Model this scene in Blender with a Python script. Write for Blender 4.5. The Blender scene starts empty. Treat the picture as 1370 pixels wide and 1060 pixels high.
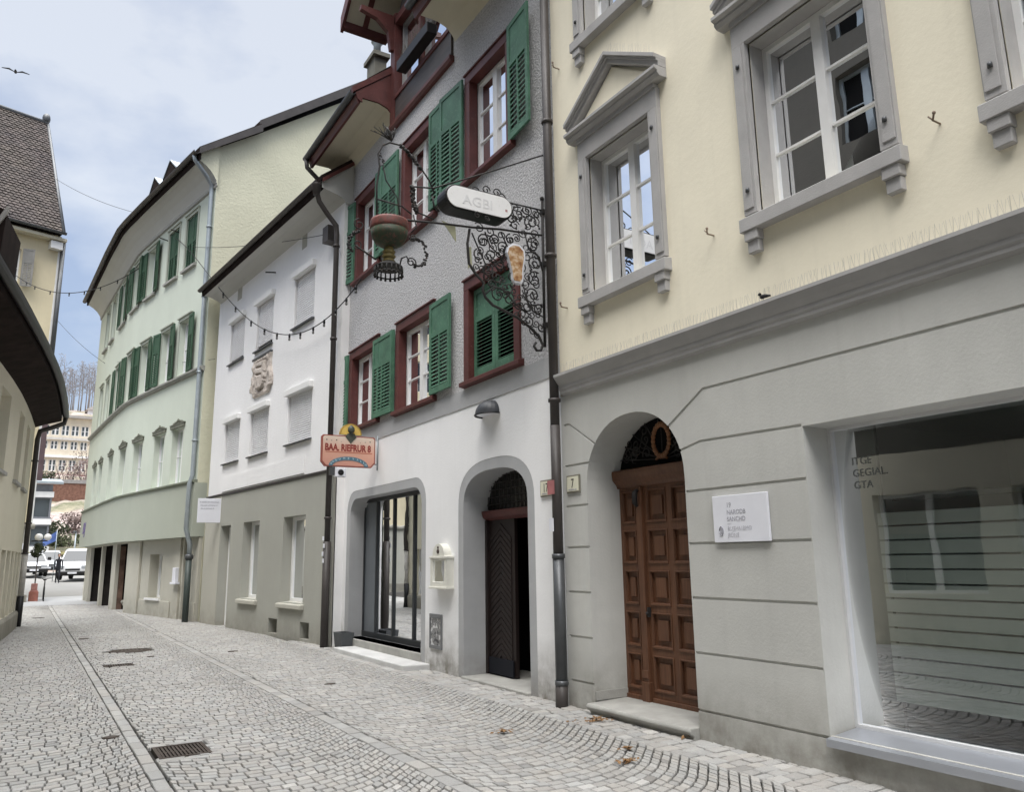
import bpy, bmesh, math, random
from mathutils import Vector, Matrix
from mathutils.geometry import delaunay_2d_cdt
random.seed(7)
R = math.radians
sc = bpy.context.scene
col = sc.collection

# ------------------------------------------------------------------ materials
def new_mat(name):
    m = bpy.data.materials.new(name); m.use_nodes = True
    nt = m.node_tree
    return m, nt, nt.nodes['Principled BSDF'], nt.nodes['Material Output']
def nd(nt, typ, **kw):
    n = nt.nodes.new('ShaderNode' + typ)
    for k, v in kw.items():
        if k.startswith('_'): setattr(n, k[1:], v)
        else: n.inputs[k.replace('__', ' ')].default_value = v
    return n
def ramp(nt, fac, stops):
    r = nt.nodes.new('ShaderNodeValToRGB'); e = r.color_ramp.elements
    while len(e) < len(stops): e.new(0.5)
    for i, (p, c) in enumerate(stops):
        e[i].position = p; e[i].color = (c[0], c[1], c[2], 1) if not isinstance(c, (int, float)) else (c, c, c, 1)
    nt.links.new(fac, r.inputs[0]); return r.outputs[0]
def mixc(nt, fac, a, b, mode='MIX'):
    n = nt.nodes.new('ShaderNodeMix'); n.data_type = 'RGBA'; n.blend_type = mode
    for sock, v in ((n.inputs[0], fac), (n.inputs[6], a), (n.inputs[7], b)):
        if hasattr(v, 'links') or hasattr(v, 'is_output'): nt.links.new(v, sock)
        else: sock.default_value = v if isinstance(v, (int, float)) else (v[0], v[1], v[2], 1)
    return n.outputs[2]
def math_(nt, op, a, b=0.0, clamp=False):
    n = nt.nodes.new('ShaderNodeMath'); n.operation = op; n.use_clamp = clamp
    for s, v in ((n.inputs[0], a), (n.inputs[1], b)):
        if isinstance(v, (int, float)): s.default_value = v
        else: nt.links.new(v, s)
    return n.outputs[0]
def coords(nt, scale=(1, 1, 1)):
    t = nt.nodes.new('ShaderNodeTexCoord'); m = nt.nodes.new('ShaderNodeMapping')
    m.inputs['Scale'].default_value = scale
    nt.links.new(t.outputs['Object'], m.inputs['Vector']); return m.outputs[0]
def noise(nt, vec, scale, detail=4, rough=.55):
    n = nd(nt, 'TexNoise', Scale=scale, Detail=detail, Roughness=rough)
    nt.links.new(vec, n.inputs['Vector']); return n.outputs['Fac']
def bump(nt, b, h, strength, dist=.02):
    n = nd(nt, 'Bump', Strength=strength, Distance=dist)
    nt.links.new(h, n.inputs['Height']); nt.links.new(n.outputs[0], b.inputs['Normal'])
def plaster(name, c, grain=60, bs=.25, dist=.01, dirt=.5, streak=.12, blotch=.12, dirt_h=.7, speckle=0.0, rough=.9):
    m, nt, b, o = new_mat(name)
    v = coords(nt)
    n1 = noise(nt, v, .7, 6, .6); n2 = noise(nt, v, 6, 4); g = noise(nt, v, grain, 3, .6)
    cc = mixc(nt, ramp(nt, n1, [(.35, 0), (.7, 1)]), [x * (1 - blotch) for x in c], [min(1, x * (1 + blotch * .5)) for x in c])
    cc = mixc(nt, math_(nt, 'MULTIPLY', ramp(nt, n2, [(.4, 0), (.75, 1)]), .35), cc, [x * (1 - blotch) for x in c])
    vs = coords(nt, (5, 5, .25))
    st = ramp(nt, noise(nt, vs, 1.6, 5, .6), [(.52, 0), (.8, 1)])
    cc = mixc(nt, math_(nt, 'MULTIPLY', st, streak), cc, [x * .55 for x in c])
    if speckle:
        cc = mixc(nt, ramp(nt, g, [(.36, 1), (.6, 0)]), cc, [x * (1 - speckle) for x in c])
    if dirt:
        sp = nt.nodes.new('ShaderNodeSeparateXYZ'); nt.links.new(v, sp.inputs[0])
        h = math_(nt, 'SUBTRACT', 1.0, math_(nt, 'DIVIDE', sp.outputs[2], dirt_h), True)
        f = math_(nt, 'MULTIPLY', math_(nt, 'MULTIPLY', h, ramp(nt, noise(nt, v, 3.2, 6, .65), [(.3, .15), (.65, 1)])), dirt, True)
        cc = mixc(nt, f, cc, (.16, .145, .115))
    nt.links.new(cc, b.inputs['Base Color']); b.inputs['Roughness'].default_value = rough
    b.inputs['Specular IOR Level'].default_value = .25
    bump(nt, b, g, bs, dist)
    return m
def paint(name, c, rough=.55, var=.18, grain=30, bs=.06, spec=.4, metal=0.0, wear=None, wt=(.6, .72)):
    m, nt, b, o = new_mat(name); v = coords(nt)
    n1 = noise(nt, v, 3.5, 5, .6); g = noise(nt, v, grain, 4)
    cc = mixc(nt, ramp(nt, n1, [(.3, 0), (.7, 1)]), [x * (1 - var) for x in c], [min(1, x * (1 + var * .6)) for x in c])
    if wear: cc = mixc(nt, ramp(nt, noise(nt, v, 22, 6, .7), [(wt[0], 0), (wt[1], 1)]), cc, wear)
    nt.links.new(cc, b.inputs['Base Color']); b.inputs['Roughness'].default_value = rough
    b.inputs['Specular IOR Level'].default_value = spec; b.inputs['Metallic'].default_value = metal
    bump(nt, b, g, bs, .01)
    return m
def wood(name, c, c2, sc_=(30, 30, 1.5), rough=.55):
    m, nt, b, o = new_mat(name); v = coords(nt, sc_)
    n1 = noise(nt, v, 1.2, 6, .65); n2 = noise(nt, coords(nt), 2.5, 4)
    cc = mixc(nt, ramp(nt, n1, [(.3, 0), (.7, 1)]), c, c2)
    cc = mixc(nt, math_(nt, 'MULTIPLY', ramp(nt, n2, [(.4, 0), (.7, 1)]), .4), cc, [x * .6 for x in c])
    nt.links.new(cc, b.inputs['Base Color']); b.inputs['Roughness'].default_value = rough
    bump(nt, b, n1, .15, .01); return m
def flat(name, c, rough=.6, spec=.3, metal=0.0):
    m, nt, b, o = new_mat(name); b.inputs['Base Color'].default_value = (*c, 1)
    b.inputs['Roughness'].default_value = rough; b.inputs['Specular IOR Level'].default_value = spec
    b.inputs['Metallic'].default_value = metal; return m
def glass(name, tint=(.75, .8, .8), ior=1.75, add=.03, rough=.005):
    m, nt, b, o = new_mat(name); nt.nodes.remove(b)
    t = nd(nt, 'BsdfTransparent', Color=(*tint, 1)); g = nd(nt, 'BsdfGlossy', Color=(.95, .97, 1, 1), Roughness=rough)
    fr = nd(nt, 'Fresnel', IOR=ior); n = noise(nt, coords(nt), 1.3, 2)
    bp = nd(nt, 'Bump', Strength=.035, Distance=.05); nt.links.new(n, bp.inputs['Height']); nt.links.new(bp.outputs[0], g.inputs['Normal'])
    mx = nt.nodes.new('ShaderNodeMixShader')
    nt.links.new(math_(nt, 'ADD', fr.outputs[0], add, True), mx.inputs[0])
    nt.links.new(t.outputs[0], mx.inputs[1]); nt.links.new(g.outputs[0], mx.inputs[2]); nt.links.new(mx.outputs[0], o.inputs[0])
    return m
def leafy(name, c1, c2):
    m, nt, b, o = new_mat(name)
    gi = nt.nodes.new('ShaderNodeNewGeometry'); 
    cc = mixc(nt, gi.outputs['Random Per Island'], c1, c2)
    nt.links.new(cc, b.inputs['Base Color']); b.inputs['Roughness'].default_value = .7
    b.inputs['Specular IOR Level'].default_value = .2
    return m

M = {}
M['cream'] = plaster('cream_plaster', (.85, .795, .64), 18, .16, .012, dirt=0, streak=.13, blotch=.07)
M['grey_base'] = plaster('grey_painted_base', (.54, .54, .51), 40, .22, .008, dirt=.8, streak=.16, blotch=.12, dirt_h=.6)
M['grey_stone'] = paint('grey_painted_stone', (.41, .402, .395), .85, .10, 70, .25, .2)
M['roughcast'] = plaster('grey_roughcast', (.60, .595, .60), 34, .9, .03, dirt=0, streak=.12, blotch=.07, speckle=.38)
M['white_wall'] = plaster('whitewash', (.84, .84, .84), 30, .25, .01, dirt=1.0, streak=.08, blotch=.06, dirt_h=.7)
M['band_grey'] = plaster('grey_band_plaster', (.42, .425, .43), 40, .3, .008, dirt=.6, streak=.1, blotch=.12, dirt_h=.4)
M['lilac'] = plaster('pale_upper_plaster', (.81, .805, .80), 26, .45, .015, dirt=0, streak=.07, blotch=.05)
M['taupe'] = plaster('taupe_base_plaster', (.36, .36, .32), 30, .35, .012, dirt=.55, streak=.06, blotch=.06, dirt_h=.5)
M['taupe_light'] = plaster('light_taupe_plaster', (.44, .43, .375), 30, .3, .012, dirt=.5, streak=.06, blotch=.06)
M['green_wall'] = plaster('pale_green_plaster', (.575, .62, .535), 26, .3, .012, dirt=0, streak=.06, blotch=.05)
M['green_skirt'] = plaster('grey_green_plaster', (.40, .425, .36), 26, .3, .012, dirt=0, streak=.06, blotch=.05)
M['yellow_gable'] = plaster('yellow_green_gable_plaster', (.65, .64, .49), 14, .5, .03, dirt=0, streak=.06, blotch=.08)
M['beige_base'] = plaster('beige_ground_floor', (.47, .455, .39), 30, .3, .012, dirt=.5, streak=.08, blotch=.08)
M['left_wall'] = plaster('ivory_plaster', (.66, .62, .50), 30, .25, .01, dirt=.6, streak=.1, blotch=.06)
M['old_cream'] = plaster('old_cream_plaster', (.68, .60, .42), 24, .3, .012, dirt=.5, streak=.12, blotch=.09)
M['plinth'] = plaster('weathered_stone_plinth', (.34, .325, .28), 24, .5, .015, dirt=.6, streak=.15, blotch=.25)
M['soffit'] = plaster('cream_soffit', (.60, .56, .44), 30, .1, .005, dirt=0, streak=.05, blotch=.08)
M['soffit_grey'] = plaster('pale_grey_soffit', (.52, .52, .49), 30, .1, .005, dirt=0, streak=.05, blotch=.06)
M['oxblood'] = paint('oxblood_paint', (.105, .032, .028), .5, .3, 40, .12, wear=(.17, .08, .07))
M['shutter'] = paint('green_shutter_paint', (.068, .165, .105), .55, .32, 60, .1, wear=(.13, .24, .17), wt=(.55, .7))
M['shutter_dark'] = paint('dark_green_shutter_paint', (.034, .085, .048), .6, .25, 60, .1)
M['white_paint'] = paint('white_window_paint', (.78, .78, .77), .4, .05, 60, .03)
M['granite'] = paint('light_granite', (.55, .55, .54), .8, .15, 160, .3, .25)
M['concrete'] = paint('worn_concrete', (.36, .355, .33), .85, .2, 60, .3, .2)
M['iron'] = paint('wrought_iron', (.035, .033, .032), .65, .4, 60, .3, .35, .2, wear=(.085, .048, .03))
M['pipe_brown'] = paint('dark_brown_downpipe', (.055, .048, .045), .5, .25, 30, .08, .4)
M['pipe_grey'] = paint('zinc_downpipe', (.33, .37, .39), .45, .15, 30, .06, .5, .4)
M['zinc'] = paint('dark_zinc', (.10, .105, .11), .45, .2, 30, .06, .5, .5)
M['dark_roof'] = paint('dark_eave_board', (.024, .017, .015), .95, .4, 40, .2, .08)
M['spike'] = flat('steel_spike', (.42, .40, .36), .45, .5); M['rust'] = paint('rusty_pale_hook', (.26, .20, .15), .8, .3)
M['door_wood'] = wood('brown_oak_door', (.085, .036, .018), (.16, .070, .034))
M['dark_door'] = wood('dark_door_boards', (.008, .004, .0035), (.018, .009, .007))
M['grey_boards'] = wood('weathered_grey_boards', (.045, .038, .036), (.085, .072, .066), (1, 1, 12))
M['black'] = flat('blackened_metal', (.012, .012, .013), .45)
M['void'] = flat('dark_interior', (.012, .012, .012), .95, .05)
M['room'] = flat('dim_room_walls', (.40, .43, .405), .95, .05)
M['glass'] = glass('window_glass', ior=1.52, add=.01)
M['shop_glass'] = glass('shop_window_glass', (.74, .78, .76), 1.70, .015)
M['curtain'] = paint('white_net_curtain', (.62, .62, .6), .9, .2, 20, .2, .1)
M['roller'] = paint('light_roller_blind', (.80, .80, .81), .5, .05, 40, .03)
M['dark_frame'] = flat('anthracite_window_frame', (.03, .033, .036), .4)
M['enamel'] = paint('cream_enamel', (.72, .70, .56), .25, .08, 20, .03, .5)
M['text_dark'] = flat('dark_lettering', (.03, .028, .03), .6)
M['text_grey'] = flat('grey_lettering', (.36, .36, .40), .6)
M['panel_white'] = paint('white_sign_panel', (.74, .75, .80), .35, .04, 20, .02)
M['bright_white'] = paint('white_opal_acrylic', (.82, .82, .82), .3, .05, 20, .02, wear=(.66, .65, .62))
M['purple'] = flat('purple_lettering', (.10, .05, .28), .5)
M['asphalt_far'] = paint('pale_asphalt', (.24, .235, .225), .9, .12, 30, .3, .2)
M['pale_paving'] = paint('pale_concrete_paving', (.37, .375, .38), .9, .1, 30, .3, .2)
M['bark'] = paint('grey_bark', (.13, .115, .11), .9, .3, 20, .4, .1)
M['tyre'] = flat('black_rubber', (.012, .012, .012), .8, .2)
M['car_white'] = paint('white_car_paint', (.58, .59, .61), .25, .03, 10, .0, .5)
M['car_glass'] = flat('dark_car_glass', (.015, .02, .024), .08, .5)
M['leaf_brown'] = leafy('brown_dead_leaves', (.16, .08, .03), (.26, .16, .08))

# ------------------------------------------------------------------ frames and mesh builder
class Frame:
    """facade frame: u along the polyline, d outwards to the street, z up"""
    def __init__(s, pts, smooth=0):
        p = [Vector((a, b)) for a, b in pts]
        for _ in range(smooth):
            q = [p[0]]
            for a, b in zip(p, p[1:]): q += [a * .75 + b * .25, a * .25 + b * .75]
            p = q + [p[-1]]
        s.p = p; s.cum = [0]
        for a, b in zip(p, p[1:]): s.cum.append(s.cum[-1] + (b - a).length)
        e = [(b - a).normalized() for a, b in zip(p, p[1:])]
        n = [Vector((-x.y, x.x)) for x in e]
        s.n = [n[0]] + [(a + b).normalized() for a, b in zip(n, n[1:])] + [n[-1]]
        s.e = e; s.len = s.cum[-1]
    def pt(s, u, d, z):
        i = 0
        while i < len(s.e) - 1 and u > s.cum[i + 1]: i += 1
        L = s.cum[i + 1] - s.cum[i]; t = (u - s.cum[i]) / L; tc = min(1, max(0, t))
        q = s.p[i] + s.e[i] * (u - s.cum[i]); n = (s.n[i] * (1 - tc) + s.n[i + 1] * tc).normalized()
        return Vector((q.x + n.x * d, q.y + n.y * d, z))
class Free:
    def pt(s, x, y, z): return Vector((x, y, z))
class Fn:
    def __init__(s, f): s.f = f
    def pt(s, *a): return Vector(s.f(*a))
W0 = Free()
def in_poly(p, poly):
    x, y = p; r = False; j = len(poly) - 1
    for i in range(len(poly)):
        xi, yi = poly[i]; xj, yj = poly[j]
        if (yi > y) != (yj > y) and x < (xj - xi) * (y - yi) / (yj - yi) + xi: r = not r
        j = i
    return r
class MB:
    def __init__(s, fr=W0): s.fr = fr; s.v = []; s.f = []; s.sm = set()
    def vert(s, a, b, c): s.v.append(s.fr.pt(a, b, c)); return len(s.v) - 1
    def face(s, pts): s.f.append([s.vert(*p) for p in pts]); return s
    def box(s, u0, u1, d0, d1, z0, z1):
        i = [s.vert(u, d, z) for u in (u0, u1) for d in (d0, d1) for z in (z0, z1)]
        for q in ((0, 1, 3, 2), (4, 6, 7, 5), (0, 4, 5, 1), (2, 3, 7, 6), (0, 2, 6, 4), (1, 5, 7, 3)): s.f.append([i[k] for k in q])
        return s
    def prism(s, poly, d0, d1):                       # polygon in (u,z) extruded along d
        a = [s.vert(u, d0, z) for u, z in poly]; b = [s.vert(u, d1, z) for u, z in poly]; n = len(poly)
        s.f.append(a[::-1]); s.f.append(b)
        for i in range(n): s.f.append([a[i], a[(i + 1) % n], b[(i + 1) % n], b[i]])
        return s
    def extrude(s, prof, u0, u1, n=1, closed=True, caps=True):    # profile in (d,z) extruded along u
        rows = [[s.vert(u0 + (u1 - u0) * k / n, d, z) for d, z in prof] for k in range(n + 1)]
        m = len(prof)
        for a, b in zip(rows, rows[1:]):
            for i in range(m if closed else m - 1): s.f.append([a[i], a[(i + 1) % m], b[(i + 1) % m], b[i]])
        if closed and caps: s.f.append(rows[0][::-1]); s.f.append(rows[-1])
        return s
    def slab(s, poly, z0, z1):                        # polygon in (u,d) extruded along z
        a = [s.vert(u, d, z0) for u, d in poly]; b = [s.vert(u, d, z1) for u, d in poly]; n = len(poly)
        s.f.append(a[::-1]); s.f.append(b)
        for i in range(n): s.f.append([a[i], a[(i + 1) % n], b[(i + 1) % n], b[i]])
        return s
    def tube(s, pts, r, n=6, cap=True):
        P = [s.fr.pt(*p) for p in pts]; rows = []; up = Vector((0.13, .21, .97)).normalized(); last = None
        for i, p in enumerate(P):
            t = (P[min(i + 1, len(P) - 1)] - P[max(i - 1, 0)])
            t = t.normalized() if t.length > 1e-9 else Vector((0, 0, 1))
            if last is None:
                a = t.cross(up)
                if a.length < .05: a = t.cross(Vector((1, 0, 0)))
            else: a = last - t * last.dot(t)
            a.normalize(); last = a; b = t.cross(a); rr = r[i] if isinstance(r, (list, tuple)) else r
            row = []
            for k in range(n):
                an = 2 * math.pi * k / n; s.v.append(p + (a * math.cos(an) + b * math.sin(an)) * rr); row.append(len(s.v) - 1)
            rows.append(row)
        for x, y in zip(rows, rows[1:]):
            for k in range(n): s.sm.add(len(s.f)); s.f.append([x[k], x[(k + 1) % n], y[(k + 1) % n], y[k]])
        if cap: s.f.append(rows[0][::-1]); s.f.append(rows[-1])
        return s
    def lathe(s, prof, cu, cd, n=16, z0=0.0, su=1.0, sd=1.0):
        rows = [[s.vert(cu + r * su * math.cos(2 * math.pi * k / n), cd + r * sd * math.sin(2 * math.pi * k / n), z0 + z) for k in range(n)] for r, z in prof]
        for x, y in zip(rows, rows[1:]):
            for k in range(n): s.sm.add(len(s.f)); s.f.append([x[k], x[(k + 1) % n], y[(k + 1) % n], y[k]])
        s.f.append(rows[0][::-1]); s.f.append(rows[-1]); return s
    def ball(s, c, r, n=10, m=6, sq=(1, 1, 1)):
        prof = []
        rows = []
        for j in range(m + 1):
            th = math.pi * j / m
            rows.append([s.vert(c[0] + r * sq[0] * math.sin(th) * math.cos(2 * math.pi * k / n), c[1] + r * sq[1] * math.sin(th) * math.sin(2 * math.pi * k / n), c[2] - r * sq[2] * math.cos(th)) for k in range(n)])
        for x, y in zip(rows, rows[1:]):
            for k in range(n): s.sm.add(len(s.f)); s.f.append([x[k], x[(k + 1) % n], y[(k + 1) % n], y[k]])
        return s
    def wall(s, outer, holes=(), d=0.0, ubreaks=()):
        """flat (or frame-bent) wall with openings; holes = [(polygon, reveal depth or None)]"""
        vs, es = [], []
        def loop(p):
            b = len(vs); vs.extend(Vector(q) for q in p); n = len(p)
            es.extend((b + i, b + (i + 1) % n) for i in range(n))
        loop(outer)
        for h, _ in holes: loop(h)
        zs = [q[1] for q in outer]
        for u in ubreaks:
            b = len(vs); vs.extend((Vector((u, min(zs))), Vector((u, max(zs))))); es.append((b, b + 1))
        V, E, F, *_ = delaunay_2d_cdt(vs, es, [], 0, 1e-5)
        keep = []
        for f in F:
            c = sum((V[i] for i in f), Vector((0, 0))) / len(f)
            if in_poly(c, outer) and not any(in_poly(c, h) for h, _ in holes): keep.append(f)
        idx = {}
        def g(i, dd):
            k = (i, round(dd, 5))
            if k not in idx: idx[k] = s.vert(V[i].x, dd, V[i].y)
            return idx[k]
        cnt = {}
        for f in keep:
            s.f.append([g(i, d) for i in f]); c = sum((V[i] for i in f), Vector((0, 0))) / len(f)
            for a, b in zip(f, list(f[1:]) + [f[0]]): cnt.setdefault((min(a, b), max(a, b)), []).append((a, b, c))
        for (a, b), l in cnt.items():
            if len(l) != 1: continue
            a, b, c = l[0]; m = (V[a] + V[b]) / 2; t = (V[b] - V[a]).normalized(); nn = Vector((-t.y, t.x))
            if nn.dot(c - m) > 0: nn = -nn
            q = m + nn * .004
            for h, dep in holes:
                if dep and in_poly(q, h):
                    s.f.append([g(b, d), g(a, d), g(a, d - dep), g(b, d - dep)]); break
        return s
ORG = {}
def mk(name, mb, mat, parent=None, bevel=0.0, seg=1, loc=None, vcol=None):
    org = ORG[parent.name] if parent is not None else Vector(loc if loc is not None else mb.v[0])
    me = bpy.data.meshes.new(name)
    me.from_pydata([tuple(v - org) for v in mb.v], [], mb.f); me.update()
    for i in mb.sm: me.polygons[i].use_smooth = True
    o = bpy.data.objects.new(name, me); col.objects.link(o); me.materials.append(mat)
    if parent is None: o.location = org
    else: o.parent = parent
    ORG[o.name] = org
    if bevel:
        b = o.modifiers.new('bevel', 'BEVEL'); b.width = bevel; b.segments = seg; b.limit_method = 'ANGLE'; b.angle_limit = R(40)
    return o
def tag(o, label, cat, group=None, kind=None):
    if label: o['label'] = label
    if cat: o['category'] = cat
    if group: o['group'] = group
    if kind: o['kind'] = kind
    return o
def thing(name, label, cat, loc, group=None):
    o = bpy.data.objects.new(name, None); col.objects.link(o); o.location = loc; o.empty_display_size = .1
    ORG[o.name] = Vector(loc); return tag(o, label, cat, group)
def clone(o, parent=None, delta=None, rot=None):
    c = o.copy(); col.objects.link(c); c.parent = parent
    if delta is not None: c.location = o.location + Vector(delta)
    ORG[c.name] = ORG.get(o.name, Vector()) + (Vector(delta) if delta is not None else Vector())
    for ch in list(o.children): clone(ch, c)
    return c
def text_mb(body, size, fn, ext=.002, squeeze=1.0, align='LEFT', shear=0.0, spacing=1.0, bold=0.0):
    cu = bpy.data.curves.new('lettering', 'FONT'); cu.body = body; cu.size = size; cu.extrude = ext; cu.align_x = align; cu.shear = shear
    cu.space_character = spacing; cu.offset = bold; cu.resolution_u = 3
    ob = bpy.data.objects.new('lettering_source', cu); me = ob.to_mesh()
    mb = MB(Fn(fn))
    for v in me.vertices: mb.vert(v.co.x * squeeze, v.co.y, v.co.z)
    mb.f = [list(p.vertices) for p in me.polygons]
    ob.to_mesh_clear(); bpy.data.objects.remove(ob); bpy.data.curves.remove(cu)
    return mb
def rect(u0, u1, z0, z1): return [(u0, z0), (u1, z0), (u1, z1), (u0, z1)]
def arch(u0, u1, z0, zs, zt, n=18, p=2.0):
    """opening with a (super)elliptic head, counter-clockwise"""
    c = (u0 + u1) / 2; a = (u1 - u0) / 2; h = zt - zs
    pts = [(u0, z0), (u1, z0)]
    for i in range(n + 1):
        t = math.pi * i / n; cs, sn = math.cos(t), math.sin(t)
        pts.append((c + a * math.copysign(abs(cs) ** (2 / p), cs), zs + h * abs(sn) ** (2 / p)))
    return pts
def roundrect(u0, u1, z0, z1, r, n=6):
    pts = [(u0, z0), (u1, z0)]
    for i in range(n + 1): t = math.pi / 2 * i / n; pts.append((u1 - r + r * math.cos(t), z1 - r + r * math.sin(t)))
    for i in range(n + 1): t = math.pi / 2 * (1 + i / n); pts.append((u0 + r + r * math.cos(t), z1 - r + r * math.sin(t)))
    return pts

# ------------------------------------------------------------------ window pieces
def sash(fr, u0, u1, z0, z1, d, fw=.055, bars=2, mull=True, th=.05, bar=.022):
    m = MB(fr); d0, d1 = d - th, d
    m.box(u0, u0 + fw, d0, d1, z0, z1); m.box(u1 - fw, u1, d0, d1, z0, z1)
    m.box(u0 + fw, u1 - fw, d0, d1, z0, z0 + fw); m.box(u0 + fw, u1 - fw, d0, d1, z1 - fw, z1)
    c = (u0 + u1) / 2; spans = [(u0 + fw, u1 - fw)]
    if mull:
        w = fw * .95; m.box(c - w, c + w, d0 - .004, d1 + .012, z0 + fw, z1 - fw); spans = [(u0 + fw, c - w), (c + w, u1 - fw)]
    for a, b in spans:
        for k in range(bars):
            z = z0 + fw + (z1 - z0 - 2 * fw) * (k + 1) / (bars + 1)
            m.box(a, b, d0 + .01, d1 - .008, z - bar / 2, z + bar / 2)
    return m
def room(fr, u0, u1, z0, z1, d, depth=.6):
    m = MB(fr); a, b = d, d - depth
    m.face([(u0, b, z0), (u1, b, z0), (u1, b, z1), (u0, b, z1)])
    m.face([(u0, a, z0), (u0, b, z0), (u0, b, z1), (u0, a, z1)]); m.face([(u1, a, z0), (u1, b, z0), (u1, b, z1), (u1, a, z1)])
    m.face([(u0, a, z0), (u1, a, z0), (u1, b, z0), (u0, b, z0)]); m.face([(u0, a, z1), (u1, a, z1), (u1, b, z1), (u0, b, z1)])
    return m
def drape(fr, u0, u1, z0, z1, d, folds=5, amp=.025, n=24):
    m = MB(fr)
    P = [(u0 + (u1 - u0) * i / n, d + amp * math.sin(folds * 2 * math.pi * i / n)) for i in range(n + 1)]
    for (a, x), (b, y) in zip(P, P[1:]):
        m.sm.add(len(m.f)); m.face([(a, x, z0), (b, y, z0), (b, y, z1), (a, x, z1)])
    return m
def window(house, fr, u0, u1, z0, z1, dep, bars=2, mull=True, mat='white_paint', gl='glass', curtains=(), fw=.055, inner='void', idepth=.6):
    w = mk('window', sash(fr, u0, u1, z0, z1, -dep, fw, bars, mull), M[mat], house)
    mk('pane', MB(fr).face([(u0 + .01, -dep - .03, z0 + .01), (u1 - .01, -dep - .03, z0 + .01), (u1 - .01, -dep - .03, z1 - .01), (u0 + .01, -dep - .03, z1 - .01)]), M[gl], w)
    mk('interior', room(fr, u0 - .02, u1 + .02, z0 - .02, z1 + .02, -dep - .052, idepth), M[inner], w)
    for a, b in curtains: mk('curtain', drape(fr, a, b, z0 + .01, z1 - .01, -dep - .12), M['curtain'], w)
    return w
def shutter(parent, fr, hu, z0, z1, width, dirn, off=.05, ang=0.0, mat='shutter', slats=13, top=.36, th=.035, two=True):
    ang += (hash((round(hu, 2), round(z0, 2), dirn)) % 7 - 3) * .008; ca, sa = math.cos(ang), math.sin(ang)
    f = Fn(lambda a, t, z: fr.pt(hu + dirn * (a * ca), off + a * sa + t, z))
    m = MB(f); s = .075; zm = z1 - (z1 - z0) * top
    m.box(0, s, 0, th, z0, z1); m.box(width - s, width, 0, th, z0, z1)
    m.box(s, width - s, 0, th, z0, z0 + s * 1.2); m.box(s, width - s, 0, th, z1 - s, z1); m.box(s, width - s, 0, th, zm - s / 2, zm + s / 2)
    m.box(s, width - s, .008, th - .012, zm + s / 2, z1 - s)
    cols = [(s, width - s)]
    if two: c = width / 2; m.box(c - .02, c + .02, 0, th, z0 + s * 1.2, zm - s / 2); cols = [(s, c - .02), (c + .02, width - s)]
    a0, a1 = z0 + s * 1.2, zm - s / 2; p = (a1 - a0) / slats
    for x0, x1 in cols:
        for k in range(slats):
            z = a0 + p * k
            m.extrude([(.004, z + p * .75), (.004, z + p * .98), (th - .004, z + p * .40), (th - .004, z + p * .17)], x0, x1)
    return mk('shutter', m, M[mat], parent)
def pipe(name, house, pts, r, mat, brackets=()):
    o = mk(name, MB().tube([tuple(p) for p in pts], r, 10), M[mat], house)
    for b in brackets:
        mk('pipe_bracket', MB().lathe([(r * 1.02, -.02), (r * 1.35, -.02), (r * 1.35, .02), (r * 1.02, .02)], b[0], b[1], 10, b[2]), M[mat], o)
    return o
def gutter(fr, u0, u1, d, z, r=.07, n=1):
    prof = [(d + r * math.cos(math.pi * k / 8 + math.pi), z + r * math.sin(math.pi * k / 8 + math.pi)) for k in range(9)]
    prof += [(d + (r - .012) * math.cos(-math.pi * k / 8), z + (r - .012) * math.sin(-math.pi * k / 8)) for k in range(9)]
    return MB(fr).extrude(prof, u0, u1, n)
def shell(m, u0, u1, d1, z0, z1, n=1):
    """side and rear walls of a house behind its facade"""
    for a in (u0, u1): m.face([(a, -.001, z0), (a, d1, z0), (a, d1, z1), (a, -.001, z1)])
    for k in range(n):
        a, b = u0 + (u1 - u0) * k / n, u0 + (u1 - u0) * (k + 1) / n
        m.face([(a, d1, z0), (b, d1, z0), (b, d1, z1), (a, d1, z1)])
    return m

# ================================================================== CREAM TOWNHOUSE (right)
CF = Frame([(5.25, 0), (5.25, 30)])
def cpt(u, d, z): return CF.pt(u, d, z)
cream = thing('cream_townhouse', 'cream townhouse with grey rusticated ground floor and pedimented windows', 'house', (5.25, 5, 0))
U0, U1 = -5.0, 7.47
cols = [(5.66, 6.76), (3.15, 4.33), (1.06, 2.24), (-1.35, -.17), (-3.4, -2.2)]
upw = [rect(a, b, 4.54, 6.2) for a, b in cols] + [rect(a, b, 7.82, 9.45) for a, b in cols]
m = MB(CF); m.wall(rect(U0, U1, 3.72, 11.2), [(h, .21) for h in upw]); shell(m, U0, U1, -10, 0, 11.2)
mk('upper_wall', m, M['cream'], cream)
doorway = arch(5.48, 7.02, -.3, 2.32, 3.06, 24, 2.15)
shopw = rect(.4, 4.11, .26, 2.6)
big = [(doorway, .46), (shopw, .32)]
gr = []
def groove(pts, w=.024):
    up = [(a, b + w / 2) for a, b in pts]; dn = [(a, b - w / 2) for a, b in pts]
    gr.append((dn + up[::-1], .014))
for z in (2.18, 1.70, 1.215, .735): groove([(4.12, z), (5.47, z)])
groove([(4.12, .245), (5.6, .245)]); groove([(6.9, .275), (7.42, .275)])
groove([(4.12, 2.61), (5.25, 2.63), (5.6, 2.56)])
gr.append(([(U0 + .1, 3.10), (5.17, 3.10), (5.68, 2.80), (5.70, 2.825), (5.18, 3.125), (U0 + .1, 3.125)], .014))
for z in (2.62, 2.16, 1.70, 1.215, .74): groove([(6.95, z), (7.42, z)])
gr.append(([(7.42, 3.09), (7.42, 3.115), (7.32, 3.115), (6.8, 2.80), (6.82, 2.78), (7.31, 3.09)], .014))
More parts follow.
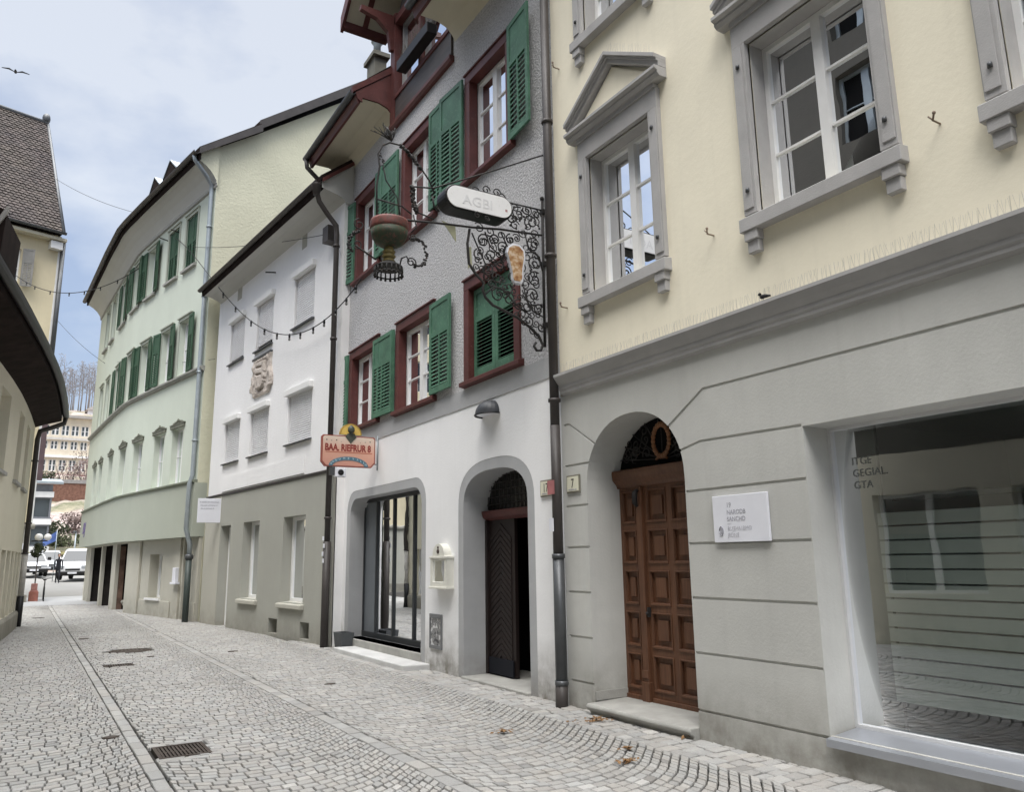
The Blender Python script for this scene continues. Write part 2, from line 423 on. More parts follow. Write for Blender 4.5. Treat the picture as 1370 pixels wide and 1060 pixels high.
for z in (2.18, 1.70, 1.215, .735, .245, 2.61): groove([(U0 + .1, z), (.39, z)])
m = MB(CF); m.wall(rect(U0, U1, -.3, 3.45), [(h, .014) for h, _ in big] + gr)
m.wall(rect(U0, U1, -.3, 3.45), [(h, q - .014) for h, q in big], d=-.014)
mk('ground_floor_wall', m, M['grey_base'], cream)
prof = [(-.02, 3.45), (.0, 3.45), (.05, 3.47), (.05, 3.50), (.065, 3.52), (.065, 3.56), (.10, 3.60), (.14, 3.66), (.14, 3.69), (.09, 3.705), (-.02, 3.72)]
mk('cornice', MB(CF).extrude(prof, U0, U1 - .06), M['grey_stone'], cream)
# bird spikes along the cornice and the left pediment
m = MB(CF)
u = U0 + .1
while u < 7.4:
    for k in (-1, 0, 1): m.tube([(u, .06, 3.70), (u + k * .018 + random.uniform(-.01, .01), .06 + random.uniform(-.03, .03), 3.82)], .0010, 3, False)
    m.tube([(u, .06, 3.70), (u + .02, .06, 3.706)], .003, 3, False); u += .042
for s in (-1, 1):
    for k in range(16):
        uu = 6.2 + s * .02 + s * k * .042; z = 7.23 - k * .028
        for j in (-1, 1): m.tube([(uu, .08, z), (uu + j * .012, .08 + random.uniform(-.02, .02), z + .11)], .0010, 3, False)
o = mk('bird_spikes', m, M['spike'], cream); o['kind'] = 'stuff'
def stone_window(u0, u1, z0, z1, pediment=True, curtains=()):
    w = window(cream, CF, u0, u1, z0, z1, .185, 2, True, curtains=curtains, fw=.05)
    t = .145; m = MB(CF); zt = z1 + .22
    m.box(u0 - t, u0, -.02, .055, z0, z1); m.box(u1, u1 + t, -.02, .055, z0, z1); m.box(u0 - t, u1 + t, -.02, .055, z1, zt)
    m.box(u0 - t + .012, u0 - .03, .055, .068, z0 + .05, z1 - .02); m.box(u1 + .03, u1 + t - .012, .055, .068, z0 + .05, z1 - .02)
    m.box(u0 + .0005, u0 + .004, -.184, -.021, z0, z1); m.box(u1 - .004, u1 - .0005, -.184, -.021, z0, z1); m.box(u0 + .004, u1 - .004, -.184, -.021, z1 - .004, z1 - .0005)
    if pediment:
        a, b, zb = u0 - t - .12, u1 + t + .12, zt
        c = (a + b) / 2; ap = zb + .80
        m.box(u0 - t + .01, u1 + t - .01, -.02, .075, zb, zb + .05)
        m.extrude([(-.02, zb + .05), (.10, zb + .05), (.13, zb + .08), (.13, zb + .105), (.17, zb + .12), (.17, zb + .155), (-.02, zb + .16)], a, b)
        mk('tympanum', MB(CF).prism([(a + .12, zb + .16), (b - .12, zb + .16), (c, ap - .16)], -.02, .05), M['cream'], w)
        for s, e in ((a, c), (b, c)):
            dx = 1 if e > s else -1
            for q, (lo, hi, dd) in enumerate(((0, .055, .11), (.055, .085, .135), (.085, .13, .17))):
                y = zb + .16
                m.prism([(s, y + lo), (c, ap - .13 + lo), (c, ap - .13 + hi), (s, y + hi)][::dx], -.015 - q * .002, dd)
    mk('surround', m, M['grey_stone'], w, .006)
    m = MB(CF); m.extrude([(-.20, z0 + .0), (.06, z0 - .03), (.10, z0 - .035), (.10, z0 - .16), (-.02, z0 - .16)], u0 - t - .035, u1 + t + .035)
    for s in (u0 - t + .0, u1 + .0):
        m.box(s, s + t, -.02, .085, z0 - .25, z0 - .16); m.box(s + .012, s + t - .012, -.02, .06, z0 - .36, z0 - .25)
    mk('sill', m, M['grey_stone'], w, .006)
    m = MB(CF)
    for s in (u0 - t / 2, u1 + t / 2):
        for z in (z0 + .22, z1 - .22): m.lathe([(.018, 0), (.018, .03), (.012, .04)], s, .075, 8, z - .02)
    mk('hinge_pin', m, M['zinc'], w)
for i, (a, b) in enumerate(cols):
    cu = [(a + .02, a + .16), (b - .22, b - .02)] if i != 1 else [(a + .46, a + .58), (b - .16, b - .04)]
    stone_window(a, b, 4.54, 6.2, True, cu)
    stone_window(a, b, 7.82, 9.45, False, [(a + .02, b - .02)])
for u, z in ((7.3, 7.69), (2.72, 4.56), (4.9, 4.53), (7.28, 4.5)):
    m = MB(CF); m.tube([(u, -.01, z), (u, .09, z), (u - .03, .12, z + .035)], .008, 6); m.tube([(u, .07, z), (u + .03, .09, z + .045)], .006, 6)
    m.ball((u - .03, .12, z + .035), .014, 6, 4); mk('wall_hook', m, M['rust'], cream)
# panelled door
dr = MB(CF); D = -.46
holes = []
rows = [(.24 + k * .433, .24 + k * .433 + .315) for k in range(5)]
pan = [(5.53, 5.76), (5.88, 6.16), (6.28, 6.55), (6.77, 6.96)]
for a, b in pan:
    for z0, z1 in rows: holes.append((rect(a, b, z0, z1), .035))
dr.wall(rect(5.44, 7.06, .08, 2.40), holes, D)
for a, b in pan:
    for z0, z1 in rows:
        dr.face([(a, D - .034, z0), (b, D - .034, z0), (b, D - .034, z1), (a, D - .034, z1)])
        dr.box(a + .055, b - .055, D - .05, D - .008, z0 + .055, z1 - .055)
        dr.box(a - .02, b + .02, D, D + .014, z0 - .028, z0 - .004); dr.box(a - .02, a - .004, D, D + .012, z0 - .004, z1 + .02); dr.box(b + .004, b + .02, D, D + .012, z0 - .004, z1 + .02)
        dr.box(a - .004, b + .004, D, D + .012, z1 + .004, z1 + .02)
dr.box(6.61, 6.70, D, D + .045, .12, 2.34); dr.box(6.60, 6.715, D, D + .06, .10, .30); dr.box(6.61, 6.70, D + .045, D + .06, .34, .42)
dr.box(5.44, 6.59, D, D + .03, .09, .15); dr.box(6.72, 7.04, D, D + .03, .09, .15)
door = mk('door', dr, M['door_wood'], cream, .004)
mk('transom', MB(CF).extrude([(D - .05, 2.34), (D + .03, 2.34), (D + .05, 2.38), (D + .10, 2.43), (D + .12, 2.50), (D + .12, 2.53), (D - .05, 2.56)], 5.46, 7.05), M['door_wood'], door, .004)
m = MB(CF); c = arch(5.40, 7.10, 2.56, 2.58, 3.10, 24, 2.15); m.face([(a, D - .03, b) for a, b in c]); fan = mk('fanlight', m, M['void'], door)
m = MB(CF)
def spiral(m, P, c, r0, r1, a0, turns, rad, n=14, dd=None):
    """flat scroll in the (first, third) plane of P's frame"""
    pts = []
    for k in range(n + 1):
        t = k / n; a = a0 + turns * 2 * math.pi * t; r = r0 + (r1 - r0) * t
        pts.append((c[0] + r * math.cos(a), dd, c[1] + r * math.sin(a)))
    m.tube(pts, rad, 5)
random.seed(3)
for k in range(46):
    t = random.uniform(.05, .95) * math.pi; q = random.uniform(.25, .92)
    x, z = 6.25 + .74 * q * math.cos(t), 2.60 + .44 * q * math.sin(t)
    if abs(x - 6.25) < .2 and 2.62 < z < 2.95: continue
    spiral(m, CF, (x, z), .07, .015, random.uniform(0, 6), random.choice((-1, 1)) * 1.2, .007, 10, D + .02)
for k in range(9):
    t = math.pi * (k + .5) / 9; m.tube([(6.25, D + .02, 2.6), (6.25 + .78 * math.cos(t), D + .02, 2.58 + .48 * math.sin(t))], .007, 5)
mk('fanlight_grille', m, M['iron'], fan)
m = MB(CF)
for k in range(22):
    a = 2 * math.pi * k / 22; x, z = 6.24 + .125 * math.cos(a), 2.80 + .17 * math.sin(a)
    m.ball((x, D + .04, z), .034, 6, 4, (1, .6, 1))
m.tube([(6.24, D + .04, 2.64), (6.16, D + .04, 2.60)], .016, 5); m.tube([(6.24, D + .04, 2.64), (6.33, D + .04, 2.60)], .016, 5)
mk('gilt_wreath', m, paint('tarnished_gilt', (.22, .10, .045), .5, .3), fan)
m = MB(CF); m.tube([(6.655, D + .05, 2.30), (6.655, D + .09, 2.27), (6.655, D + .09, 2.16), (6.655, D + .06, 2.12)], [.02, .03, .03, .012], 8); mk('door_bracket', m, M['iron'], door)
m = MB(CF); m.ball((6.585, D + .05, 1.0), .018, 8, 6); m.box(6.575, 6.595, D, D + .04, .96, 1.06); mk('handle', m, M['iron'], door)
m = MB(CF); m.extrude([(-.5, -.2), (.06, -.2), (.06, .02), (.10, .04), (.115, .065), (.10, .095), (-.5, .11)], 5.485, 7.015)
mk('doorstep', m, M['concrete'], cream, .012, 2)
mk('reveal_skirting', MB(CF).box(7.0, 7.017, -.45, -.02, .112, .2), M['concrete'], cream)
# shop window
sw = mk('shop_window', sash(CF, .42, 4.11, .285, 2.6, -.30, .026, 0, False, .05), paint('satin_white_frame', (.60, .605, .61), .6, .05), cream)
mk('pane', MB(CF).face([(.44, -.33, .3), (4.09, -.33, .3), (4.09, -.33, 2.59), (.44, -.33, 2.59)]), M['shop_glass'], sw)
mk('sill', MB(CF).extrude([(-.30, .285), (-.30, .262), (.055, .235), (.055, .195), (.065, .195), (.065, .25), (-.05, .262)], .42, 4.10), paint('aluminium_sill', (.42, .44, .48), .35, .05, 20, .02, .5, .6), sw)
mk('interior', room(CF, .2, 4.35, -.1, 2.75, -.36, 3.2), M['room'], sw)
m = MB(CF)
for k in range(13):
    z = .50 + k * .107; m.box(.6, 3.78, -.368, -.364, z + .014, z + .107)
mk('frosted_film', m, paint('frosted_film', (.23, .25, .235), .35, .08, 10, .02, .4), sw)
m = MB(CF); m.box(3.80, 4.3, -.50, -.46, .28, 2.62); m.box(.6, 3.78, -.62, -.58, 1.99, 2.03); mk('inner_blind', m, paint('grey_blind', (.085, .096, .088), .8, .05), sw)
for k, t in enumerate(('ITGE', 'GEGIAL.', 'GTA')):
    mk('lettering', text_mb(t, .085, lambda x, y, q, k=k: CF.pt(3.93 - x, -.327 + q, 2.28 - k * .095 + y), .0008), flat('faint_lettering', (.17, .18, .17), .5), sw)
# gutter-roof of the cream house (above the frame)
m = MB(CF); m.box(U0 - .1, U1, -.2, .55, 11.2, 11.45); m.extrude([(.6, 11.45), (.6, 11.6), (-5, 15.6), (-10.3, 11.6), (-10.3, 11.45)], U0 - .1, U1)
mk('roof', m, M['dark_roof'], cream)

# ================================================================== GREY GUESTHOUSE (middle)
GF = CF
guest = thing('grey_guesthouse', 'grey roughcast guesthouse with green shutters, oxblood window frames and white ground floor', 'house', (5.25, 11.5, 0))
A0, A1 = 7.475, 15.78
Wup = [(8.58, 9.66, 7.26, 8.86), (11.02, 12.12, 7.2, 8.86), (13.42, 14.5, 7.17, 8.80)]   # second floor openings
Wlo = [(8.47, 9.72, 4.13, 5.48), (11.02, 12.27, 4.12, 5.5), (13.36, 14.62, 4.14, 5.52)]
m = MB(GF); m.wall(rect(A0, A1, 3.98, 9.98), [(rect(w[0] - .03, w[1] + .03, w[2] - .03, w[3] + .03), .14) for w in Wup + Wlo]); shell(m, A0, A1, -9, 0, 9.98)
for a in (A0, A1): m.face([(a, 0, 9.98), (a, -9, 9.98), (a, -4.0, 14.6)])
mk('upper_wall', m, M['roughcast'], guest)
mk('smooth_band', MB(GF).box(A0, A1, -.05, .012, 3.73, 3.99), M['band_grey'], guest)
dhole = arch(8.25, 9.95, -.3, 2.28, 2.77, 24, 2.6)
douter = arch(8.09, 10.1, -.3, 2.28, 2.92, 24, 2.6)
shole = roundrect(11.34, 14.56, .2, 2.73, .30); souter = roundrect(11.18, 14.74, .02, 2.88, .40)
m = MB(GF); m.wall(rect(A0, A1, -.3, 3.74), [(douter, .06), (souter, .06)])
mk('ground_floor_wall', m, M['white_wall'], guest)
m = MB(GF); m.wall(douter, [(dhole, .42)], d=-.003); m.wall(souter, [(shole, .32)], d=-.003)
mk('opening_surround', m, M['band_grey'], guest)
# windows
casing = .15
def guest_window(w, cas=True, ajar=False, curtains=(), closed=False):
    a, b, z0, z1 = w
    o = window(guest, GF, a, b, z0, z1, .125, 2, True, curtains=curtains, fw=.06) if not closed else mk('window', sash(GF, a, b, z0, z1, -.12, .06, 0, False), M['oxblood'], guest)
    m = MB(GF); t = casing
    m.box(a - t, a, -.12, .03, z0 - .04, z1); m.box(b, b + t, -.12, .03, z0 - .04, z1); m.box(a - t, b + t, -.12, .03, z1, z1 + t)
    m.box(a - t - .02, b + t + .02, .0, .055, z1 + t, z1 + t + .03)
    mk('casing', m, M['oxblood'], o, .006)
    mk('sill', MB(GF).extrude([(-.12, z0), (.05, z0 - .03), (.09, z0 - .04), (.09, z0 - .10), (-.02, z0 - .12)], a - t - .06, b + t + .04), M['oxblood'], o, .005)
    return o
w1 = guest_window(Wlo[2], curtains=[(13.42, 13.62), (14.3, 14.56)])
shutter(w1, GF, 14.78, 4.12, 5.64, .70, 1, .03, .20); shutter(w1, GF, 13.34, 4.10, 5.57, .88, -1, .06, 0)
w2 = guest_window(Wlo[1], curtains=[(11.1, 11.35), (12.0, 12.22)])
shutter(w2, GF, 10.93, 4.10, 5.57, .73, -1, .05, .02)
shutter(w2, GF, 12.44, 4.10, 5.57, .70, 1, .03, .01)
w3 = guest_window(Wlo[0], closed=True)
mk('interior', room(GF, 8.47, 9.72, 4.13, 5.48, -.14, .5), M['void'], w3)
def closed_shutter(parent, a, b, z0, z1):
    m = MB(GF); s = .075; zm = z1 - .46; d0, d1 = -.10, -.055
    m.box(a, a + s, d0, d1, z0, z1); m.box(b - s, b, d0, d1, z0, z1); m.box(a + s, b - s, d0, d1, z0, z0 + .11); m.box(a + s, b - s, d0, d1, z1 - s, z1); m.box(a + s, b - s, d0, d1, zm - .04, zm + .04)
    m.box(a + s, b - s, d0 + .01, d1 - .014, zm + .04, z1 - s); n = 13; p = (zm - .04 - z0 - .11) / n
    for k in range(n):
        z = z0 + .11 + p * k; m.extrude([(d0, z + p * .62), (d0, z + p * .74), (d1 - .002, z + p * .3), (d1 - .002, z + p * .16)], a + s, b - s)
    mk('shutter', m, M['shutter'], parent)
closed_shutter(w3, 8.49, 9.09, 4.15, 5.46); closed_shutter(w3, 9.10, 9.70, 4.15, 5.46)
w4 = guest_window(Wup[0], curtains=[(8.62, 8.8), (9.05, 9.6)])
shutter(w4, GF, 8.44, 7.22, 9.0, .62, -1, .05, .10)
shutter(w4, GF, 9.83, 7.22, 8.98, .70, 1, .04, .05)
w5 = guest_window(Wup[1], curtains=[(11.1, 11.3), (11.7, 12.05)])
shutter(w5, GF, 11.0, 7.22, 8.98, .62, -1, .05, 0); shutter(w5, GF, 12.28, 7.2, 8.96, .80, 1, .07, 0)
w6 = guest_window(Wup[2], curtains=[(13.5, 13.7), (14.2, 14.45)])
shutter(w6, GF, 13.40, 7.2, 8.96, .50, -1, .06, 0); shutter(w6, GF, 14.62, 7.16, 8.9, .70, 1, .03, .18)
# doorway: transom, fanlight, two board leaves (one pushed open)
dm = MB(GF); D = -.40
dm.box(9.22, 9.96, D - .05, D, .04, 2.12)
for k in range(26):
    z = .1 + k * .085
    dm.prism([(9.3, z), (9.58, z + .2), (9.58, z + .27), (9.3, z + .07)], D, D + .012); dm.prism([(9.58, z + .2), (9.88, z), (9.88, z + .07), (9.58, z + .27)], D, D + .012)
    if z > 1.75: break
dm.box(9.885, 9.96, D, D + .008, .04, 2.12)
gd = mk('door', dm, M['dark_door'], guest)
f2 = Fn(lambda a, t, z: GF.pt(8.28 + a * math.cos(1.25), D - a * math.sin(1.25) + t, z))
mk('open_leaf', MB(f2).box(0, .92, 0, .05, .04, 2.12), M['dark_door'], gd)
mk('jamb_post', MB(GF).box(9.89, 9.95, D + .008, D + .05, .04, 2.12), M['dark_door'], gd)
mk('kick_plate', MB(GF).box(9.25, 9.94, D + .013, D + .034, .05, .26), flat('blue_black_plate', (.006, .007, .012), .7), gd)
mk('transom', MB(GF).extrude([(D - .05, 2.12), (D + .02, 2.12), (D + .08, 2.16), (D + .10, 2.22), (D + .10, 2.25), (D - .05, 2.27)], 8.2, 10.0), M['oxblood'], gd, .004)
fl = mk('fanlight', MB(GF).face([(a, D - .02, b) for a, b in arch(8.2, 10.0, 2.27, 2.28, 2.82, 20, 2.6)]), flat('leaded_dark_glass', (.02, .018, .017), .2), gd)
m = MB(GF)
for k in range(17): m.tube([(8.25 + k * .105, D, 2.27), (8.25 + k * .105, D, 2.8)], .008, 4)
for k in range(5): m.tube([(8.2, D + .005, 2.34 + k * .1), (10.0, D + .005, 2.34 + k * .1)], .007, 4)
mk('fanlight_lattice', m, M['iron'], fl)
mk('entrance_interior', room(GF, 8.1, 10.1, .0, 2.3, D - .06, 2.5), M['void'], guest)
mk('threshold', MB(GF).box(8.25, 9.95, -.95, .04, -.2, .03), M['concrete'], guest, .01)
# shop front of the guesthouse
D = -.28
m = MB(GF); fu = [(11.30, 11.40), (12.235, 12.285), (13.10, 13.15), (13.90, 13.95), (14.52, 14.62)]
for a, b in fu: m.box(a, b, D - .06, D, .30, 2.66)
m.box(11.3, 14.62, D - .061, D + .004, .2, .30); m.box(11.3, 14.62, D - .061, D + .004, 2.66, 2.76)
gs = mk('shop_window', m, M['dark_frame'], guest)
mk('pane', MB(GF).face([(11.32, D - .03, .3), (13.92, D - .03, .3), (13.92, D - .03, 2.67), (11.32, D - .03, 2.67)]), glass('dark_shop_glass', (.42, .42, .40), 1.38, .01), gs)
mk('blind_panel', MB(GF).box(13.95, 14.53, D - .04, D - .025, .29, 2.67), paint('blue_grey_panel', (.14, .155, .17), .25, .05, 10, .01, .5), gs)
mk('interior', room(GF, 11.2, 14.7, .1, 2.8, D - .07, 1.6), flat('dim_shop_room', (.05, .045, .04), .9), gs)
mk('curtain', drape(GF, 12.2, 12.86, .85, 2.0, D - .25, 7, .03), paint('beige_curtain', (.42, .36, .22), .9), gs)
mk('curtain', drape(GF, 13.0, 13.5, .8, 1.9, D - .3, 5, .03), M['curtain'], gs)
mk('sill', MB(GF).box(11.34, 14.56, -.28, .02, -.1, .2), M['concrete'], guest, .012)
st = mk('doorstep', MB(GF).slab([(11.02, -.02), (14.12, -.02), (14.15, .40), (11.1, .40)], -.2, .075), M['granite'], guest, .015, 2)
# eaves, roof, wall dormer
def eave(u0, u1, dz=0.0):
    z = 9.75 + dz
    mk('soffit', MB(GF).extrude([(-.02, z), (.04, z + .14), (.14, z + .25), (.32, z + .31), (.70, z + .31)], u0, u1, 1, False), M['soffit'], guest)
    mk('fascia', MB(GF).extrude([(.67, z + .305), (.67, z + .21), (.72, z + .21), (.74, z + .28), (.77, z + .34), (.77, z + .42), (.65, z + .42)], u0, u1), M['oxblood'], guest)
    mk('gutter', gutter(GF, u0 - .02, u1 + .02, .83, z + .40, .065), M['zinc'], guest)
eave(12.74, 15.64); eave(7.5, 10.2, .1)
mk('roof', MB(GF).extrude([(.80, 10.17), (.82, 10.26), (-4.0, 14.75), (-9.6, 9.9), (-9.6, 9.8), (-4.0, 14.6)], 12.74, 15.70), M['dark_roof'], guest)
mk('roof', MB(GF).extrude([(.80, 10.27), (.82, 10.36), (-4.0, 14.75), (-9.6, 9.9), (-9.6, 9.8), (-4.0, 14.6)], 7.5, 10.2), M['dark_roof'], guest)
mk('roof', MB(GF).extrude([(-1.0, 11.9), (-1.0, 12.0), (-4.0, 14.75), (-9.6, 9.9), (-9.6, 9.8), (-4.0, 14.6)], 10.2, 12.74), M['dark_roof'], guest)
# verge panel beside the dormer
def dzprism(m, poly, u0, u1): m.extrude(poly, u0, u1)
m = MB(GF); dzprism(m, [(.0, 9.72), (.05, 9.90), (.14, 10.01), (.32, 10.07), (.64, 10.07), (.64, 9.98), (.73, 10.02), (.78, 10.15), (.0, 10.81)], 12.715, 12.745)
dzprism(m, [(.83, 10.13), (.85, 10.23), (.0, 10.96), (.0, 10.82)], 12.70, 12.78)
mk('verge_board', m, M['oxblood'], guest)
dorm = mk('dormer', MB(GF).box(10.25, 12.70, -.06, .045, 9.66, 10.14), M['grey_boards'], guest)
m = MB(GF)
m.extrude([(-.05, 9.55), (.06, 9.55), (.09, 9.60), (.09, 9.66), (-.05, 9.66)], 10.22, 12.76); m.box(10.22, 12.55, -.05, .07, 10.14, 10.22)
m.box(12.56, 12.76, -.10, .075, 9.66, 12.0); m.box(10.22, 10.36, -.10, .075, 10.22, 12.0); m.box(11.45, 11.53, -.08, .05, 10.22, 11.75); m.box(10.22, 12.76, -.10, .075, 11.75, 11.9)
mk('dormer_frame', m, M['oxblood'], dorm)
mk('dormer_window', sash(GF, 10.4, 12.5, 10.22, 11.75, -.06, .05, 1, True), paint('grey_dormer_frame', (.25, .24, .23), .6), dorm)
mk('pane', MB(GF).face([(10.36, -.10, 10.22), (12.56, -.10, 10.22), (12.56, -.10, 11.75), (10.36, -.10, 11.75)]), M['glass'], dorm)
mk('interior', room(GF, 10.3, 12.6, 10.2, 11.8, -.12, .8), M['void'], dorm)
m = MB(GF); m.face([(12.74, 0, 9.6), (12.74, -3.4, 9.6), (12.74, -3.4, 13.2), (12.74, 0, 12.1)]); m.face([(10.24, 0, 9.6), (10.24, -3.4, 9.6), (10.24, -3.4, 13.2), (10.24, 0, 12.1)])
m.face([(10.2, -.02, 11.9), (12.76, -.02, 11.9), (11.48, -.02, 13.6)])
mk('dormer_side', m, M['grey_boards'], dorm)
pl = MB(GF); pl.box(10.7, 12.0, .08, .27, 10.32, 10.52)
mk('planter_box', pl, M['black'], dorm, .008)
m = MB(GF); random.seed(11)
for k in range(120):
    u, d = random.uniform(10.7, 12.0), random.uniform(.09, .26); h = random.uniform(.08, .3)
    m.tube([(u, d, 10.5), (u + random.uniform(-.1, .1), d + random.uniform(-.05, .08), 10.5 + h)], [.004, .002], 3, False)
mk('dry_plants', m, paint('dry_twigs', (.10, .09, .07), .9), dorm)['kind'] = 'stuff'
# dormer gable roof, 45 degrees, overhanging the street
ap = 13.97; hu = 11.48
m = MB(GF)
for s in (-1, 1):
    e = hu + s * 1.98
    m.prism([(e, 11.99), (hu, ap), (hu, ap + .14), (e - s * .0, 12.13)][::-s], -4.2, .82)
mk('dormer_roof', m, M['soffit'], dorm)
m = MB(GF)
for s in (-1, 1):
    e = hu + s * 2.0
    m.prism([(e, 11.86), (hu, ap - .12), (hu, ap + .2), (e, 12.19)][::-s], .80, .86)
    m.prism([(e, 11.98), (e - s * .10, 12.08), (e - s * .10, 12.24), (e, 12.2)][::-s], -4.2, .80)
    for q in (.02, .34, .66, .98):
        x = hu + s * (1.98 * (1 - q)); z = 11.99 + (ap - 11.99) * q
        m.prism([(x - .06, z - .12), (x + .06, z - .12), (x + .06, z + .03), (x - .06, z + .03)], -.1, .81)
    for dd in (.34,):
        m.prism([(e, 11.92), (hu, ap - .06), (hu, ap + .01), (e, 11.995)][::-s], dd, dd + .1)
for x in (10.3, 12.66):
    m.extrude([(.075, 11.2), (.075, 11.95), (.75, 11.95), (.75, 11.86), (.42, 11.78), (.20, 11.58), (.14, 11.2)], x - .05, x + .05)
mk('barge_board', m, M['oxblood'], dorm)
m = MB(GF); m.face([(hu + 2.0, .84, 12.2), (hu, .84, ap + .21), (hu, -4.2, ap + .21), (hu + 2.0, -4.2, 12.2)]); m.face([(hu - 2.0, .84, 12.2), (hu, .84, ap + .21), (hu, -4.2, ap + .21), (hu - 2.0, -4.2, 12.2)])
mk('dormer_tiles', m, M['dark_roof'], dorm)
m = MB(GF); m.box(15.12, 15.6, -.78, -.5, 10.9, 12.82); m.box(15.04, 15.68, -.84, -.44, 12.82, 12.92)
ch = mk('chimney', m, plaster('sooty_render', (.16, .155, .13), 20, .5, .02, 0, .3, .2), guest)
m = MB(GF); m.lathe([(.085, 0), (.085, .34), (.10, .36), (.10, .40), (.14, .42), (.14, .46), (.08, .52), (.11, .58), (.04, .66), (.01, .74)], 15.36, -.64, 12, 12.92); mk('chimney_pot', m, M['pipe_grey'], ch)
# downpipes of the guesthouse
pp = pipe('downpipe', guest, [GF.pt(7.46, .10, z) for z in (9.95, 3.1)], .055, 'pipe_brown', [GF.pt(7.46, .10, z) for z in (9.0, 7.0, 5.2, 3.4)])
m = MB(); m.tube([GF.pt(7.46, .10, 3.1), GF.pt(7.46, .10, 1.6)], .058, 10); mk('pipe_section', m, M['pipe_brown'], pp)
m = MB(); m.tube([GF.pt(7.46, .10, 1.62), GF.pt(7.46, .10, .22)], .066, 10); m.lathe([(.075, 0), (.075, .05)], *GF.pt(7.46, .10, 0)[:2], 10, 1.58); m.lathe([(.075, 0), (.075, .05)], *GF.pt(7.46, .10, 0)[:2], 10, .22)
mk('pipe_section', m, M['zinc'], pp); mk('pipe_shoe', MB().tube([GF.pt(7.46, .10, .24), GF.pt(7.46, .11, -.1)], .07, 10), M['pipe_brown'], pp)
mk('sticker', MB(GF).box(7.42, 7.56, .158, .162, 2.30, 2.46), paint('faded_red_sticker', (.42, .16, .16), .6, .4, 60, .1), pp)
mk('sticker', MB(GF).box(7.45, 7.54, .160, .164, 1.88, 2.03), M['panel_white'], pp)
p2 = pipe('eave_downpipe', guest, [GF.pt(15.58, .83, 10.1), GF.pt(15.58, .81, 9.92), GF.pt(15.56, .48, 9.62), GF.pt(15.54, .2, 9.42), GF.pt(15.52, .12, 9.25), GF.pt(15.52, .12, 7.2)], .05, 'pipe_brown')

# ---------------------------------------------- things on and before the guesthouse
def gthing(name, label, cat, u, d, z, group=None): return thing(name, label, cat, GF.pt(u, d, z), group)
# hood lamp
t = gthing('wall_lamp', 'dark half-dome hood lamp above the arched guesthouse doorway', 'lamp', 9.13, .02, 3.5)
m = MB(GF); n = 10
rows = []
for j in range(n + 1):
    th = math.pi / 2 * j / n
    rows.append([(9.13 + .235 * math.cos(math.pi * k / 12) * math.cos(th * .98) ** .8, .005 + .21 * math.sin(math.pi * k / 12) * math.cos(th * .98) ** .8, 3.50 + .20 * math.sin(th)) for k in range(13)])
for x, y in zip(rows, rows[1:]):
    for k in range(12): m.sm.add(len(m.f)); m.face([x[k], x[k + 1], y[k + 1], y[k]])
mk('lamp_hood', m, paint('dark_grey_hood', (.05, .053, .06), .45, .15), t)
mk('lamp_rim', MB(GF).tube([(9.13 + .238 * math.cos(math.pi * k / 14), .005 + .213 * math.sin(math.pi * k / 14), 3.50) for k in range(15)], .012, 6), M['black'], t)
mk('diffuser', MB(GF).slab([(9.13 + .215 * math.cos(math.pi * k / 12), .005 + .19 * math.sin(math.pi * k / 12)) for k in range(13)], 3.505, 3.515), M['panel_white'], t)
# menu case
t = gthing('menu_case', 'cream arched menu case with glazed door on the white wall', 'menu case', 10.5, .02, 1.2)
body = [(10.24, 1.2), (10.76, 1.2), (10.76, 1.62)] + [(10.5 + .19 * math.cos(math.pi * k / 10), 1.64 + .17 * math.sin(math.pi * k / 10)) for k in range(11)] + [(10.24, 1.62)]
m = MB(GF); m.wall(body, [(rect(10.31, 10.69, 1.27, 1.57), .09)], d=.12); k0 = len(body)
for i in range(k0):
    a, b = body[i], body[(i + 1) % k0]; m.face([(a[0], .0, a[1]), (b[0], .0, b[1]), (b[0], .12, b[1]), (a[0], .12, a[1])])
m.box(10.22, 10.78, 0, .14, 1.17, 1.2); m.box(10.22, 10.78, .0, .135, 1.60, 1.63)
mk('case_body', m, paint('aged_white_case', (.70, .69, .62), .5, .12), t, .004)
mk('menu_sheet', MB(GF).box(10.31, 10.69, .025, .032, 1.27, 1.57), paint('yellowed_menu_paper', (.42, .37, .26), .8, .35, 14, .05), t)
mk('case_pane', MB(GF).face([(10.31, .1, 1.27), (10.69, .1, 1.27), (10.69, .1, 1.57), (10.31, .1, 1.57)]), M['glass'], t)
m = MB(GF); m.ball((10.5, .125, 1.70), .035, 8, 5, (1, .5, 1)); m.ball((10.5, .125, 1.755), .02, 8, 5, (1, .5, 1)); mk('emblem', m, flat('dark_emblem', (.06, .04, .035), .5), t)
# framed poster
t = gthing('poster_frame', 'small grey framed poster low on the white wall below the menu case', 'poster', 10.78, .0, .3)
m = MB(GF)
m.box(10.59, 10.62, 0, .025, .31, .80); m.box(10.96, 10.99, 0, .025, .31, .80); m.box(10.62, 10.96, 0, .025, .31, .36); m.box(10.62, 10.96, 0, .025, .74, .80)
mk('frame', m, paint('grey_frame', (.17, .175, .18), .5), t, .003)
pm, nt, b, o_ = new_mat('poster_print'); v = coords(nt)
nt.links.new(ramp(nt, noise(nt, v, 11, 3, .5), [(.40, (.05, .05, .055)), (.47, (.30, .30, .30)), (.53, (.12, .12, .12)), (.60, (.62, .62, .62))]), b.inputs['Base Color'])
mk('poster_sheet', MB(GF).box(10.62, 10.96, .004, .012, .36, .74), pm, t)
